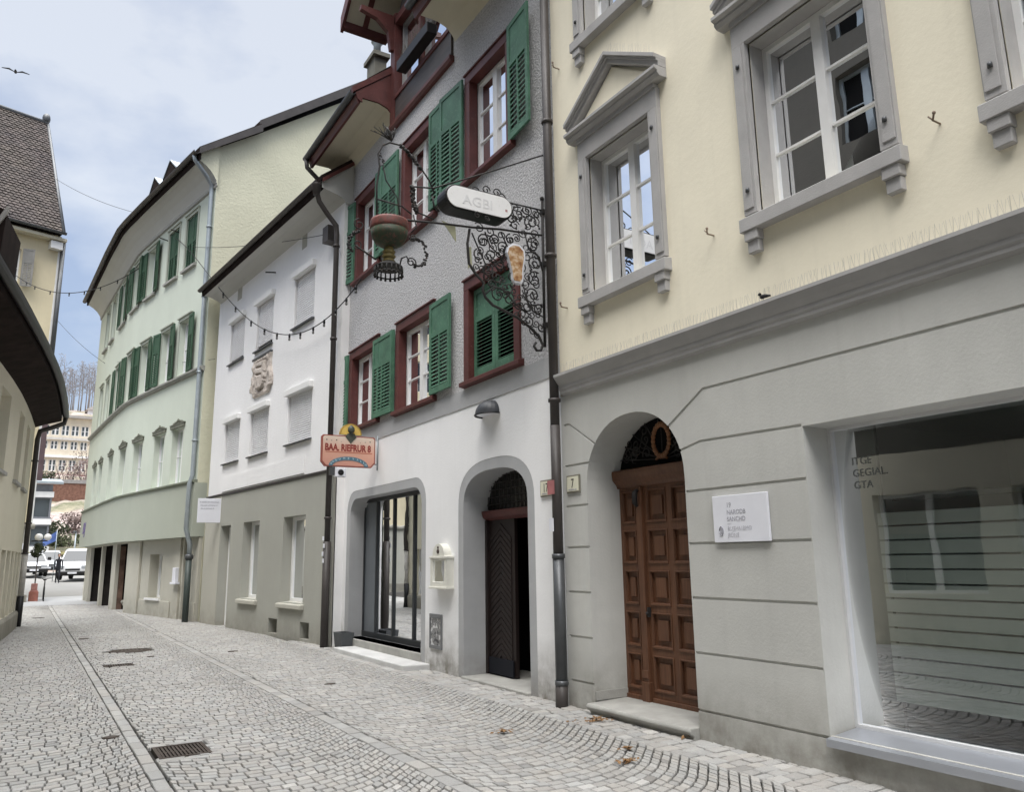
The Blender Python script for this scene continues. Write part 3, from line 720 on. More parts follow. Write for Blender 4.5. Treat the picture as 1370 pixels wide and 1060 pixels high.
# planter
t = gthing('planter_pot', 'square anthracite planter beside the granite step', 'planter', 14.4, .1, 0)
m = MB(GF); P0, P1 = [(14.22, .02), (14.58, .02), (14.58, .22), (14.22, .22)], [(14.19, .0), (14.61, .0), (14.61, .25), (14.19, .25)]
a = [m.vert(u, d, -.02) for u, d in P0]; b = [m.vert(u, d, .30) for u, d in P1]; c = [m.vert(u + (.03 if u < 14.4 else -.03), d + (.03 if d < .1 else -.03), .30) for u, d in P1]; e = [m.vert(u + (.03 if u < 14.4 else -.03), d + (.03 if d < .1 else -.03), .24) for u, d in P1]
for i in range(4):
    j = (i + 1) % 4; m.f += [[a[i], a[j], b[j], b[i]], [b[i], b[j], c[j], c[i]], [c[i], c[j], e[j], e[i]]]
mk('pot', m, paint('anthracite_pot', (.075, .08, .085), .6, .2), t)
mk('soil', MB(GF).face([(14.22, .03, .25), (14.58, .03, .25), (14.58, .22, .25), (14.22, .22, .25)]), paint('potting_soil', (.03, .022, .015), .95, .3), t)
# house number plates
def plate(u, z, label, digits):
    t = gthing('house_number_plate', label, 'house number', u, 0, z - .1, 'enamel house number plates')
    mk('plate', MB(GF).box(u - .125, u + .125, .004, .022, z - .1, z + .1), paint('plate_border', (.20, .19, .15), .4), t, .004)
    mk('plate_face', MB(GF).box(u - .108, u + .108, .022, .026, z - .083, z + .083), M['enamel'], t)
    mk('digits', text_mb(digits, .15, lambda x, y, q: GF.pt(u + .0 - x, .028 + q, z - .045 + y), .001, .75, 'CENTER'), M['text_dark'], t)
    mk('small_text', text_mb('unmunum nun', .03, lambda x, y, q: GF.pt(u - x, .028 + q, z - .072 + y), .001, .9, 'CENTER'), M['text_grey'], t)
plate(7.80, 2.40, 'cream number plate on the white wall left of the brown downpipe', '17')
plate(7.25, 2.405, 'cream number plate on the grey wall right of the brown downpipe', '7')
# plaque beside the brown door
t = gthing('door_plaque', 'white square plaque with grey lettering beside the panelled brown door', 'plaque', 4.8, 0, 1.7)
mk('panel', MB(GF).box(4.50, 5.12, .006, .03, 1.70, 2.105), M['panel_white'], t, .003)
for body, sz, z, mt in (('19', .062, 2.0, 'text_grey'), ('NARODB', .056, 1.94, 'text_grey'), ('SANCHD', .056, 1.88, 'text_grey'), ('—', .05, 1.845, 'text_faint'), ('BUJEVA1BMO', .05, 1.80, 'text_faint'), ('JEDNE', .05, 1.745, 'text_faint')):
    if mt not in M: M[mt] = flat('faint_grey_lettering', (.50, .50, .54), .6)
    mk('lettering', text_mb(body, sz, lambda x, y, q, z=z: GF.pt(4.955 - x, .0315 + q, z + y), .0006, .92), M[mt], t)
m = MB(GF); m.tube([(5.03 + .022 * math.cos(a * .5236), .032, 1.80 + .038 * math.sin(a * .5236)) for a in range(13)], .006, 5); m.box(5.02, 5.04, .031, .035, 1.775, 1.82)
mk('emblem', m, M['text_grey'], t)
# black bird on the cornice
def bird(name, label, c, s, flying=False):
    t = thing(name, label, 'bird', c); m = MB(Fn(lambda x, y, z: (c[0] + x * s, c[1] + y * s, c[2] + z * s)))
    m.ball((0, 0, .5), .5, 10, 8, (.6, 1.0, .6)); m.ball((0, .48, .95), .24, 8, 6); m.tube([(0, .66, .95), (0, .92, .9)], [.07 * s, .01 * s], 5)
    m.tube([(0, -.3, .5), (0, -1.3, .3)], [.3 * s, .12 * s], 6)
    if flying:
        for q in (-1, 1):
            m.prism([(q * .2, .55), (q * 1.2, 1.1), (q * 2.6, .8), (q * 1.3, .85)], -.05, .25)
    else:
        for q in (-1, 1): m.tube([(q * .15, 0, .2), (q * .15, .05, 0)], .04 * s, 4)
    mk('plumage', m, flat(name + '_feathers', (.02, .02, .022), .7), t)
bird('blackbird', 'small black bird perched on the cornice spikes of the cream house', GF.pt(4.32, .09, 3.71), .062)
bird('flying_bird', 'dark bird in flight high above the tiled roof', (-2.75, 45, 26.9), .24, True)

# ---------------------------------------------- wrought iron inn sign (plane across the street at y = 7.7)
def ip(X, q, z): return Vector((X, 7.72 + q, z))
IP = Fn(ip)
br = thing('sign_bracket', 'scrolled wrought iron sign bracket fixed to the grey house by the downpipe', 'sign bracket', (5.25, 7.72, 4.2))
m = MB(IP); m.tube([(5.21, 0, 4.12), (5.22, 0, 6.05)], .017, 6); m.ball((5.22, 0, 6.08), .03, 6, 5); mk('wall_bar', m, M['iron'], br)
for z in (4.4, 5.2, 5.9): mk('wall_clamp', MB(IP).box(5.2, 5.27, -.03, .03, z - .03, z + .03), M['iron'], br)
m = MB(IP); m.tube([(5.22, 0, 5.92), (4.67, 0, 5.91)], .010, 6); m.tube([(5.22, 0, 5.58), (4.6, 0, 5.53), (4.2, 0, 5.47), (3.7, 0, 5.42), (3.25, 0, 5.36)], .013, 6)
m.tube([(5.26, 0, 6.70), (4.7, 0, 6.39), (4.09, 0, 6.06), (3.69, 0, 5.85), (3.4, 0, 5.80)], .010, 6); mk('tie_rod', m, M['iron'], br)
m = MB(IP); arc = [(4.17, 5.44), (4.14, 5.25), (4.16, 5.0), (4.26, 4.88), (4.36, 4.80), (4.34, 4.72), (4.38, 4.62), (4.48, 4.54), (4.65, 4.49), (4.82, 4.44), (5.0, 4.34), (5.13, 4.24), (5.18, 4.14), (5.15, 4.07), (5.09, 4.06), (5.05, 4.11), (5.08, 4.16)]
m.tube([(x, 0, z) for x, z in arc], .018, 6)
def scroll(c, r, a0, turns, rad=.0095): spiral(m, IP, c, r, r * .18, a0, turns, rad, 18, 0)
for c, r, a0, t in (((4.86, 5.79), .10, 1.2, 1.4), ((5.05, 5.72), .11, 4.0, -1.4), ((4.98, 5.86), .06, 2.5, 1.2), ((4.75, 5.72), .08, .5, -1.3), ((5.14, 5.83), .06, 0, 1.2),
                    ((4.36, 5.33), .09, 1.0, 1.4), ((4.52, 5.38), .08, 4.2, -1.4), ((4.30, 5.14), .08, 2.0, 1.3), ((4.47, 5.17), .09, 5.5, -1.4), ((4.62, 5.30), .08, .3, 1.3), ((4.58, 5.07), .07, 3.0, 1.3),
                    ((4.40, 4.98), .09, .8, -1.4), ((4.55, 4.90), .08, 2.2, 1.3), ((4.74, 5.43), .07, 1.7, 1.2), ((5.07, 5.42), .10, 1.2, 1.5), ((5.10, 5.18), .11, 4.2, -1.5), ((5.08, 4.97), .11, 1.0, 1.5),
                    ((5.05, 4.76), .10, 3.6, -1.4), ((5.13, 4.58), .08, .5, 1.4), ((4.96, 4.60), .09, 2.0, -1.4), ((4.98, 4.42), .07, 5.0, 1.3), ((4.55, 4.68), .11, .2, 1.4), ((4.70, 4.66), .10, 2.6, -1.4), ((4.84, 4.60), .08, 1.1, 1.3), ((4.46, 4.80), .08, 4.4, 1.3), ((4.70, 4.80), .08, 3.3, 1.2), ((5.16, 4.36), .06, 0, -1.2)):
    scroll(c, r, a0, t)
for p in (((4.95, 5.56), (5.0, 5.35), (5.16, 5.28), (5.20, 5.1)), ((4.95, 5.3), (5.1, 5.33), (5.19, 5.2)), ((4.92, 4.85), (4.95, 4.7), (5.05, 4.55), (5.2, 4.5)), ((4.2, 5.4), (4.3, 5.2), (4.38, 5.05), (4.36, 4.85)), ((4.38, 5.45), (4.45, 5.28), (4.6, 5.18), (4.66, 5.0)), ((4.6, 5.5), (4.68, 5.35), (4.62, 5.15)), ((4.38, 4.66), (4.5, 4.78), (4.66, 4.74), (4.8, 4.6), (5.0, 4.5)), ((4.9, 4.75), (5.0, 4.62), (5.19, 4.66))):
    m.tube([(x, 0, z) for x, z in p], .010, 5)
random.seed(41); fill = []
for k in range(900):
    x, z, r = random.uniform(4.2, 5.17), random.uniform(4.22, 5.88), random.uniform(.04, .075)
    lim = 4.20 if z > 5.0 else 4.20 + (5.0 - z) * 1.05
    if x - r < lim or x + r > 5.2 or (z > 5.5 and x < 4.72) or any((x - a) ** 2 + (z - b) ** 2 < (r + c) ** 2 * .62 for a, b, c in fill): continue
    fill.append((x, z, r)); spiral(m, IP, (x, z), r, r * .25, random.uniform(0, 6.28), random.choice((-1, 1)) * 1.25, .0075, 14, .012)
mk('scrollwork', m, M['iron'], br)
m = MB(IP); random.seed(5)
for k in range(46):
    x, z = random.uniform(4.3, 5.18), random.uniform(4.35, 5.85)
    if z < 4.95 - (x - 4.3) * .6: continue
    m.ball((x, random.uniform(-.015, .015), z), .018, 5, 4, (1, .5, 1))
for x, z in ((4.25, 5.95), (4.4, 6.0), (4.55, 6.0), (4.62, 5.95)): spiral(m, IP, (x, z), .06, .015, 0, 1.2, .008, 12, 0)
mk('iron_leaves', m, M['iron'], br)
M['verdigris'] = paint('verdigris_sheet', (.30, .30, .20), .6, .3)
for P in ([(3.80, 5.47), (3.98, 5.43), (3.99, 5.24), (3.94, 5.3)], [(4.13, 5.2), (4.19, 5.22), (4.20, 4.98), (4.15, 4.94)]): mk('pennant', MB(IP).prism(P, -.004, .004), M['verdigris'], br)
# oval light box
lb = thing('light_box', 'long oval white light box hanging in the iron sign bracket', 'light box', (4.24, 7.6, 5.6))
def oval(cx, cz, hl, hh, n=12, tilt=.0):
    pts = []
    for k in range(n + 1): a = -math.pi / 2 + math.pi * k / n; pts.append((cx + hl - hh + hh * math.cos(a), cz + hh * math.sin(a)))
    for k in range(n + 1): a = math.pi / 2 + math.pi * k / n; pts.append((cx - hl + hh + hh * math.cos(a), cz + hh * math.sin(a)))
    return pts
m = MB(Fn(lambda X, z_, q: (X, 7.56 + q, z_))); P = [ (x, z) for x, z in oval(4.24, 5.75, .46, .155)]
m = MB(IP); m.prism(P, -.13, .10); mk('casing', m, M['black'], lb, .01)
mk('opal_face', MB(IP).prism(oval(4.24, 5.75, .435, .132), -.142, -.13), M['bright_white'], lb)
mk('opal_face', MB(IP).prism(oval(4.24, 5.75, .435, .132), .10, .112), M['bright_white'], lb)
mk('lettering', text_mb('AGBI', .17, lambda x, y, q: (4.0 + x, 7.576 - q, 5.68 + y), .001, 1.1), flat('sun_bleached_lettering', (.69, .69, .70), .5), lb)
mk('red_dot', MB(IP).lathe([(.02, -.145), (.02, -.143)], 4.60, 0, 8) if False else MB(IP).box(4.585, 4.615, -.1445, -.142, 5.70, 5.73), paint('faded_red_dot', (.4, .22, .22), .5), lb)
for cx_, cz_, r_c, tu in ((4.2, 5.57, .05, 1.5), (4.33, 5.56, .04, -1.5)):
    m = MB(IP); spiral(m, IP, (cx_, cz_), r_c, .01, 0, tu, .007, 12, -.14); mk('ornament', m, M['iron'], lb)
mk('hanger', MB(IP).tube([(3.79, .05, 5.6), (3.7, 0, 5.62), (3.68, 0, 5.75)], .012, 5), M['iron'], lb)
# beer glass emblem
ge = thing('beer_glass_emblem', 'tan glass-shaped emblem set in the iron scrolls below the light box', 'emblem', (4.8, 7.7, 4.85))
def glass_outline(s): return [(4.77, 4.86), (4.87, 4.86), (4.90, 4.90), (4.905, 5.05), (4.94, 5.22), (4.93, 5.31), (4.86, 5.37), (4.76, 5.37), (4.69, 5.32), (4.67, 5.24), (4.71, 5.10), (4.745, 4.98), (4.75, 4.90)]
mk('emblem_rim', MB(IP).prism(glass_outline(1), -.035, .03), M['panel_white'], ge, .01)
tm, nt, b, o_ = new_mat('painted_beer_glass'); v = coords(nt)
nt.links.new(ramp(nt, noise(nt, v, 16, 4, .6), [(.35, (.24, .10, .04)), (.5, (.45, .27, .13)), (.62, (.62, .50, .38))]), b.inputs['Base Color']); b.inputs['Roughness'].default_value = .4
P = [(4.80 + (x - 4.80) * .84 - .012, 5.12 + (z - 5.12) * .88) for x, z in glass_outline(1)]
mk('emblem_face', MB(IP).prism(P, -.042, -.035), tm, ge)
# goblet hanging at the street end
gb = thing('goblet_sign', 'red and green iron goblet hanging at the tip of the sign bracket', 'goblet sign', (3.15, 7.72, 4.7))
gc = 3.15
m = MB(IP); m.lathe([(.05, 0), (.09, .01), (.155, .05), (.195, .12), (.21, .2)], gc, 0, 20, 5.0); mk('goblet_bowl', m, paint('green_enamel', (.042, .058, .032), .6, .5, 14, .1, wear=(.12, .05, .035), wt=(.52, .66)), gb)
m = MB(IP); m.lathe([(.211, 0), (.216, .03), (.214, .09), (.207, .115), (.18, .12)], gc, 0, 20, 5.2); mk('goblet_rim', m, paint('red_enamel', (.17, .052, .042), .6, .5, 18, .1, wear=(.09, .05, .04), wt=(.45, .6)), gb)
m = MB(IP); m.lathe([(.05, .0), (.075, .02), (.05, .045), (.06, .05), (.08, .075), (.05, .10), (.06, .105), (.075, .13), (.05, .16), (.05, .19)], gc, 0, 14, 4.82); mk('goblet_stem', m, paint('ochre_enamel', (.20, .16, .055), .5, .35), gb)
m = MB(IP); m.lathe([(.15, .0), (.16, .02), (.10, .06), (.05, .09)], gc, 0, 18, 4.75)
for k in range(18):
    a = 2 * math.pi * k / 18; x, q = gc + .155 * math.cos(a), .155 * math.sin(a); m.tube([(x, q, 4.76), (x, q, 4.68)], .009, 4); m.ball((x, q, 4.67), .016, 5, 4)
m.tube([(gc + .155 * math.cos(a * .349), .155 * math.sin(a * .349), 4.69) for a in range(19)], .009, 5); mk('goblet_foot', m, M['iron'], gb)
m = MB(IP)
m.tube([(3.0, 0, 5.34), (2.99, 0, 5.7), (3.02, 0, 5.95), (3.0, 0, 6.1), (3.05, 0, 6.22), (3.14, 0, 6.28), (3.28, 0, 6.28), (3.42, 0, 6.18), (3.54, 0, 6.05), (3.64, 0, 5.93), (3.70, 0, 5.8)], .011, 6)
m.tube([(3.02, 0, 5.95), (3.06, 0, 5.98), (3.10, 0, 5.8), (3.24, 0, 5.62), (3.29, 0, 5.34)], .008, 5); m.tube([(2.98, 0, 5.55), (3.30, 0, 5.53), (3.42, 0, 5.46)], .010, 5)
m.tube([(3.44, 0, 5.46), (3.48, 0, 5.32), (3.42, 0, 5.24)], .009, 5); m.tube([(3.45, 0, 5.78), (3.44, 0, 5.62), (3.5, 0, 5.5), (3.70, 0, 5.46)], .010, 5)
m.tube([(3.0, 0, 4.83), (2.86, 0, 4.90), (2.76, 0, 4.95)], .010, 5); m.tube([(3.28, 0, 4.80), (3.30, 0, 4.9), (3.36, 0, 4.94), (3.4, 0, 4.88)], .009, 5)
spiral(m, IP, (2.80, 5.20), .07, .02, 1.6, 1.2, .007, 14, 0); spiral(m, IP, (2.78, 4.97), .06, .015, 4.0, 1.2, .007, 14, 0); spiral(m, IP, (3.42, 4.88), .06, .015, 0, 1.3, .008, 14, 0); spiral(m, IP, (3.44, 5.18), .05, .015, 3, 1.3, .008, 14, 0)
mk('hanger', m, M['iron'], gb)
m = MB(IP); random.seed(9)
def leafline(pts, n, w=.03):
    for k in range(n):
        t = k / (n - 1) * (len(pts) - 1); i = min(int(t), len(pts) - 2); q = t - i
        x = pts[i][0] * (1 - q) + pts[i + 1][0] * q; z = pts[i][1] * (1 - q) + pts[i + 1][1] * q
        m.ball((x + random.uniform(-.012, .012), random.uniform(-.02, .02), z + random.uniform(-.012, .012)), w * random.uniform(.6, 1), 5, 4, (1, .5, .8))
for P, n_, w_ in (([(3.43, 5.17), (3.52, 5.17), (3.59, 5.10), (3.61, 4.97), (3.57, 4.88), (3.50, 4.84), (3.44, 4.86)], 46, .022), ([(2.80, 5.12), (2.74, 5.10), (2.69, 5.02), (2.68, 4.93), (2.72, 4.88)], 34, .022), ([(3.28, 6.28), (3.42, 6.17), (3.54, 6.04)], 36, .028), ([(3.42, 5.82), (3.44, 5.6), (3.48, 5.5)], 40, .03), ([(3.02, 6.1), (3.06, 6.0)], 10, .018)):
    m = MB(IP); leafline(P, n_, w_); mk('iron_wreath', m, M['iron'], gb)
m = MB(IP)
for k in range(26):
    a = random.uniform(1.4, 2.9); r = random.uniform(.1, .26); b0 = (3.16, 6.30); m.tube([(b0[0], 0, b0[1]), (b0[0] + r * .5 * math.cos(a) + random.uniform(-.03, .03), random.uniform(-.03, .03), b0[1] + r * .5 * math.sin(a)), (b0[0] + r * math.cos(a), random.uniform(-.05, .05), b0[1] + r * math.sin(a) * .7 + .03)], .006, 4)
mk('twig_finial', m, M['iron'], gb)

# ---------------------------------------------- painted tavern sign on the left edge of the guesthouse
SY = 13.2
SP = Fn(lambda X, q, z: (X, SY + q, z))
ts = thing('tavern_sign', 'painted orange tavern sign with round yellow top projecting from the white wall', 'sign', (5.2, SY, 3.2))
x0, x1, z0, z1 = 4.20, 5.18, 3.19, 3.74
out = [(x0 + .07, z0), (x1 - .07, z0), (x1, z0 + .08), (x1, z1 - .03), (x1 - .03, z1), (x0 + .03, z1), (x0, z1 - .03), (x0, z0 + .08)]
mk('sign_edge', MB(SP).prism(out, -.03, .03), paint('brick_red_edge', (.33, .10, .075), .5, .2), ts)
sg_, nt, b, o_ = new_mat('faded_orange_sign'); v = coords(nt)
sx = nt.nodes.new('ShaderNodeSeparateXYZ'); nt.links.new(v, sx.inputs[0])
g_ = ramp(nt, math_(nt, 'ADD', math_(nt, 'MULTIPLY', sx.outputs[2], 1.7), math_(nt, 'MULTIPLY', noise(nt, v, 14, 5), .25)), [(.12, (.60, .29, .22)), (.55, (.68, .38, .28)), (.9, (.72, .56, .46)), (1.0, (.74, .62, .52))])
nt.links.new(g_, b.inputs['Base Color']); b.inputs['Roughness'].default_value = .45
inner = [(4.69 + (x - 4.69) * .955, 3.465 + (z - 3.465) * .93) for x, z in out]
mk('sign_face', MB(SP).prism(inner, -.036, -.030), sg_, ts); mk('sign_face', MB(SP).prism(inner, .030, .036), sg_, ts)
disc = [(4.72 + .20 * math.cos(a * math.pi / 16), 3.74 + .02 + .20 * math.sin(a * math.pi / 16)) for a in range(17)]
mk('round_top', MB(SP).prism(disc, -.03, .03), paint('dull_gold_rim', (.42, .28, .07), .5), ts)
mk('round_face', MB(SP).prism([(4.72 + (x - 4.72) * .88, 3.75 + (z - 3.75) * .88) for x, z in disc], -.036, -.03), paint('yellow_enamel', (.72, .50, .13), .4, .12), ts)
m = MB(SP); m.lathe([(.045, 0), (.062, .03), (.06, .08), (.035, .11), (.01, .13)], 4.72, -.04, 10, 3.80); m.prism([(4.62, 3.72), (4.72, 3.60), (4.82, 3.72), (4.78, 3.78), (4.66, 3.78)], -.046, -.036); m.prism([(4.69, 3.76), (4.75, 3.76), (4.75, 3.82), (4.69, 3.82)], -.05, -.036)
mk('emblem', m, paint('grey_green_emblem', (.07, .08, .065), .5, .4), ts)
mk('lettering', text_mb('BAA. RIEFRUR 8', .165, lambda x, y, q: (4.255 + x, SY - .038 - q, 3.468 + y), .001, .735, spacing=1.0, bold=.007), paint('dark_red_lettering', (.28, .045, .035), .5), ts)
for k, ch in enumerate('•-•.   .-•'):
    if ch != ' ': mk('lettering', text_mb(ch, .09, lambda x, y, q, k=k: (4.27 + .088 * k + x, SY - .038 - q, 3.62 + y), .001), M['text_dark'], ts)
m = MB(SP); m.box(4.27, 5.12, -.039, -.036, 3.435, 3.447); mk('painted_line', m, paint('red_line', (.45, .12, .07), .5), ts)
rib = [(4.69 + .36 * math.cos(math.pi * (1 - k / 14)), 3.20 + .17 * math.sin(math.pi * k / 14)) for k in range(15)] + [(4.69 + .29 * math.cos(math.pi * k / 14), 3.20 + .105 * math.sin(math.pi * k / 14)) for k in range(15)]
mk('ribbon', MB(SP).prism(rib[::-1], -.042, -.036), paint('blue_ribbon', (.10, .20, .26), .5, .3), ts)
for k, ch in enumerate('AUNUMBVALEN'):
    a = math.pi * (1 - (k + 1) / 12); mk('lettering', text_mb(ch, .05, lambda x, y, q, a=a: (4.69 + .325 * math.cos(a) + (x - .02), SY - .0425 - q, 3.188 + .135 * math.sin(a) + y), .0008), flat('pale_blue_lettering', (.55, .68, .72), .5), ts)
m = MB(SP); m.tube([(5.18, 0, 3.70), (5.24, 0, 3.70)], .012, 6); m.tube([(5.18, 0, 3.26), (5.24, 0, 3.26)], .012, 6); m.tube([(5.235, 0, 3.16), (5.235, 0, 3.78)], .013, 6); m.tube([(4.45, 0, 3.19), (4.45, 0, 3.12)], .008, 5)
mk('sign_bracket_arm', m, M['pipe_grey'], ts)
lp = thing('loudspeaker', 'small white square box with black round disc under the orange tavern sign', 'loudspeaker', (4.55, SY, 3.02))
mk('speaker_case', MB(SP).box(4.45, 4.65, -.05, .05, 3.01, 3.165), M['panel_white'], lp, .01)
mk('speaker_cone', MB(Fn(lambda x, y, z: (4.55 + x, SY - .051 - z, 3.088 + y))).lathe([(.052, 0), (.052, .006), (.03, .004)], 0, 0, 16), M['black'], lp)
mk('speaker_bracket', MB(SP).box(4.36, 4.45, -.03, .03, 3.04, 3.18), M['zinc'], lp)

# ================================================================== WHITE TOWNHOUSE
WF = Frame([(5.08, 14.9), (4.28, 22.7)])
white = thing('white_townhouse', 'white townhouse with closed roller blinds and taupe ground floor', 'house', (4.7, 19, 0))
L = 8.36
wu = [(1.44, 2.58, 6.84, 8.04), (3.92, 5.08, 6.84, 8.06), (6.02, 7.16, 6.92, 8.08)]
wl = [(1.36, 2.70, 4.16, 5.26), (3.92, 5.17, 4.16, 5.26), (6.0, 7.16, 4.18, 5.26)]
m = MB(WF); m.wall(rect(.0, L, 3.34, 9.3), [(rect(*w), .09) for w in wu + wl]); shell(m, .0, L, -9, 0, 9.3)
mk('upper_wall', m, M['lilac'], white)
mk('raised_field', MB(WF).box(1.62, 7.15, .0, .02, 3.42, 3.80), M['lilac'], white)
gw = [(1.42, 2.63, .74, 2.54), (4.12, 5.25, .74, 2.54)]
m = MB(WF); m.wall([(.0, -.3), (7.06, -.3), (7.06, 3.34), (0, 3.34)], [(rect(*w), .22) for w in gw] + [(rect(2.76, 3.28, .06, .37), .25), (rect(1.05, 1.52, .05, .38), .25), (rect(6.2, 7.0, -.2, 2.52), .3)], d=.02)
mk('ground_floor_wall', m, M['taupe'], white)
m = MB(WF); m.box(7.06, L, -.3, .03, -.3, 3.33); mk('ground_floor_pier', m, M['taupe_light'], white)
mk('string_course', MB(WF).extrude([(0, 3.30), (.035, 3.31), (.06, 3.35), (.06, 3.37), (0, 3.38)], 0, L), M['pipe_brown'], white)
def roller(w, box=True, gap=0.0):
    a, b, z0, z1 = w
    o = mk('window', sash(WF, a, b, z0, z1, -.075, .04, 0, False, .015), M['white_paint'], white)
    m = MB(WF); n = 22; p = (z1 - z0 - gap) / n
    for k in range(n):
        z = z0 + gap + k * p; m.extrude([(-.072, z), (-.046, z + p * .16), (-.040, z + p * .5), (-.046, z + p * .78), (-.064, z + p * .9), (-.072, z + p)], a + .03, b - .03, 1, False)
    mk('roller_blind', m, M['roller'], o)
    if gap: mk('interior', MB(WF).box(a, b, -.12, -.07, z0, z0 + gap + .02), M['void'], o)
    mk('blind_box', MB(WF).box(a - .04, b + .05, -.04, .10, z1 - .01, z1 + .13), M['white_paint'], o, .008)
    mk('sill', MB(WF).extrude([(-.09, z0 + .005), (.07, z0 - .02), (.07, z0 - .05), (-.02, z0 - .05)], a - .05, b + .05), M['zinc'], o)
for i, w in enumerate(wu): roller(w, gap=(0, .12, .10)[i])
for w in wl: roller(w)
for a, b, z0, z1 in gw:
    w = window(white, WF, a, b, z0, z1, .19, 0, False, fw=.075, inner='room', idepth=.4)
    mk('curtain', drape(WF, a + .08, b - .08, z0 + .05, z1 - .05, -.32, 9, .02), paint('grey_green_curtain', (.33, .38, .35), .9), w)
    mk('sill', MB(WF).extrude([(-.19, z0 + .01), (.09, z0 - .03), (.10, z0 - .04), (.10, z0 - .12), (.0, z0 - .13)], a - .07, b + .09), M['taupe_light'], w, .008)
d_ = mk('door', sash(WF, 6.2, 7.0, .0, 2.5, -.2, .09, 0, False), M['white_paint'], white)
mk('pane', MB(WF).face([(6.2, -.23, 0), (7, -.23, 0), (7, -.23, 2.5), (6.2, -.23, 2.5)]), M['glass'], d_)
mk('interior', room(WF, 6.18, 7.02, 0, 2.52, -.26, .6), M['void'], d_)
for a, b, z0, z1 in ((2.76, 3.28, .06, .37), (1.05, 1.52, .05, .38)):
    v_ = mk('cellar_window', sash(WF, a + .02, b - .02, z0, z1, -.16, .06, 0, False), M['taupe_light'], white)
    mk('cellar_pane', MB(WF).face([(a, -.19, z0), (b, -.19, z0), (b, -.19, z1), (a, -.19, z1)]), M['void'], v_)
    m = MB(WF)
    for k in range(4): m.tube([(a + .1 + k * .08, -.14, z0), (a + .1 + k * .08, -.14, z1)], .008, 4)
    mk('cellar_bars', m, M['iron'], v_)
for a, b in ((1.98, 2.25), (6.42, 6.76)): mk('attic_vent', MB(WF).box(a, b, -.02, .008, 8.66, 9.14), M['taupe_light'], white)
for a, z in ((3.9, 8.62),): mk('beam_anchor', MB(WF).tube([(a, 0, z), (a + .12, .22, z + .0)], .018, 6), M['iron'], white)
# stone cartouche
n, k2 = 44, 50
m = MB(WF); random.seed(2); bl = [(random.uniform(3.75, 5.2), random.uniform(5.6, 6.6), random.uniform(.05, .13), random.uniform(.01, .028)) for _ in range(70)]
grid = {}
def relief(u, z):
    du, dz = (u - 4.47) / .72, (z - 6.1) / .48
    h = .05
    for a, b, r, q in bl:
        e = ((u - a) ** 2 + (z - b) ** 2) / (r * r)
        if e < 1 and (abs(du) > .42 or dz < -.8): h += q * (1 - e)
    sh = max(abs(du) * 1.9 + max(0, -dz - .1) ** 2 * .9, abs(dz) * 1.15)
    if sh < .8: h = .12 - .03 * abs(du)
    elif sh < .95: h = .02
    if sh < .6:
        for zz in (6.30, 6.12):
            if abs(z - zz - (u - 4.47) * .1) < .022 and abs(u - 4.5) < .2: h = .03
    return h
ou = lambda z: .66 + .07 * math.sin((z - 5.6) * 6) - (.10 if z < 5.75 else 0)
for i in range(n + 1):
    for j in range(k2 + 1):
        z = 5.60 + .98 * j / k2; hw = ou(z); u = 4.46 + hw * (2 * i / n - 1); ed = i in (0, n) or j in (0, k2)
        grid[i, j] = m.vert(u, 0 if ed else relief(u, z), z)
for i in range(n):
    for j in range(k2): m.sm.add(len(m.f)); m.f.append([grid[i, j], grid[i + 1, j], grid[i + 1, j + 1], grid[i, j + 1]])
cm, nt, b, o_ = new_mat('weathered_sandstone'); v = coords(nt)
nt.links.new(ramp(nt, noise(nt, v, 9, 6, .65), [(.35, (.26, .22, .195)), (.46, (.48, .42, .37)), (.65, (.60, .55, .50))]), b.inputs['Base Color']); b.inputs['Roughness'].default_value = .95; bump(nt, b, noise(nt, v, 30, 5), .6, .03)
mk('stone_cartouche', m, cm, white); mk('cartouche_ledge', MB(WF).box(3.85, 5.15, .0, .06, 6.58, 6.63), M['zinc'], white)
# eave
mk('soffit', MB(WF).extrude([(-.02, 8.97), (.10, 9.06), (.32, 9.13), (.54, 9.15)], -.02, L - .08, 1, False), M['soffit_grey'], white)
mk('fascia', MB(WF).extrude([(.50, 9.155), (.50, 9.13), (.55, 9.13), (.57, 9.26), (.50, 9.30)], -.02, L - .08), M['dark_roof'], white)
mk('gutter', gutter(WF, -.04, L - .06, .62, 9.29, .065), M['pipe_brown'], white)
mk('roof', MB(WF).extrude([(.58, 9.29), (.60, 9.38), (-4.4, 13.6), (-9.3, 9.3), (-9.3, 9.2), (-4.4, 13.5)], -.10, L + .1), M['dark_roof'], white)
mk('verge_board', MB(WF).extrude([(.56, 9.24), (.56, 9.33), (-4.4, 13.50), (-4.4, 13.38)], -.12, -.10), M['oxblood'], white)
mk('gable', MB(WF).face([(-.04, -9, 8.9), (-.04, 0, 8.95), (-.04, .10, 9.06), (-.04, .54, 9.15), (-.04, .55, 9.27), (-.04, -4.4, 13.45)]), M['soffit_grey'], white)
mk('gable', MB(WF).face([(L + .02, -9, 9.2), (L + .02, .5, 9.2), (L + .02, -4.4, 13.45)]), M['soffit_grey'], white)
wp = [WF.pt(.05, .62, 9.22), WF.pt(.05, .61, 9.05), WF.pt(.08, .54, 8.88), WF.pt(.10, .36, 8.68), WF.pt(.10, .14, 8.45), WF.pt(.10, .12, 8.25), WF.pt(.10, .12, 1.9)]
p3 = pipe('downpipe', white, wp, .055, 'pipe_brown', [(*WF.pt(.1, .12, 0)[:2], z) for z in (8.0, 6.0, 4.0, 2.4)])
mk('hopper', MB().lathe([(.06, -.22), (.11, 0), (.12, .02)], *WF.pt(.05, .62, 0)[:2], 10, 9.20), M['pipe_brown'], p3)
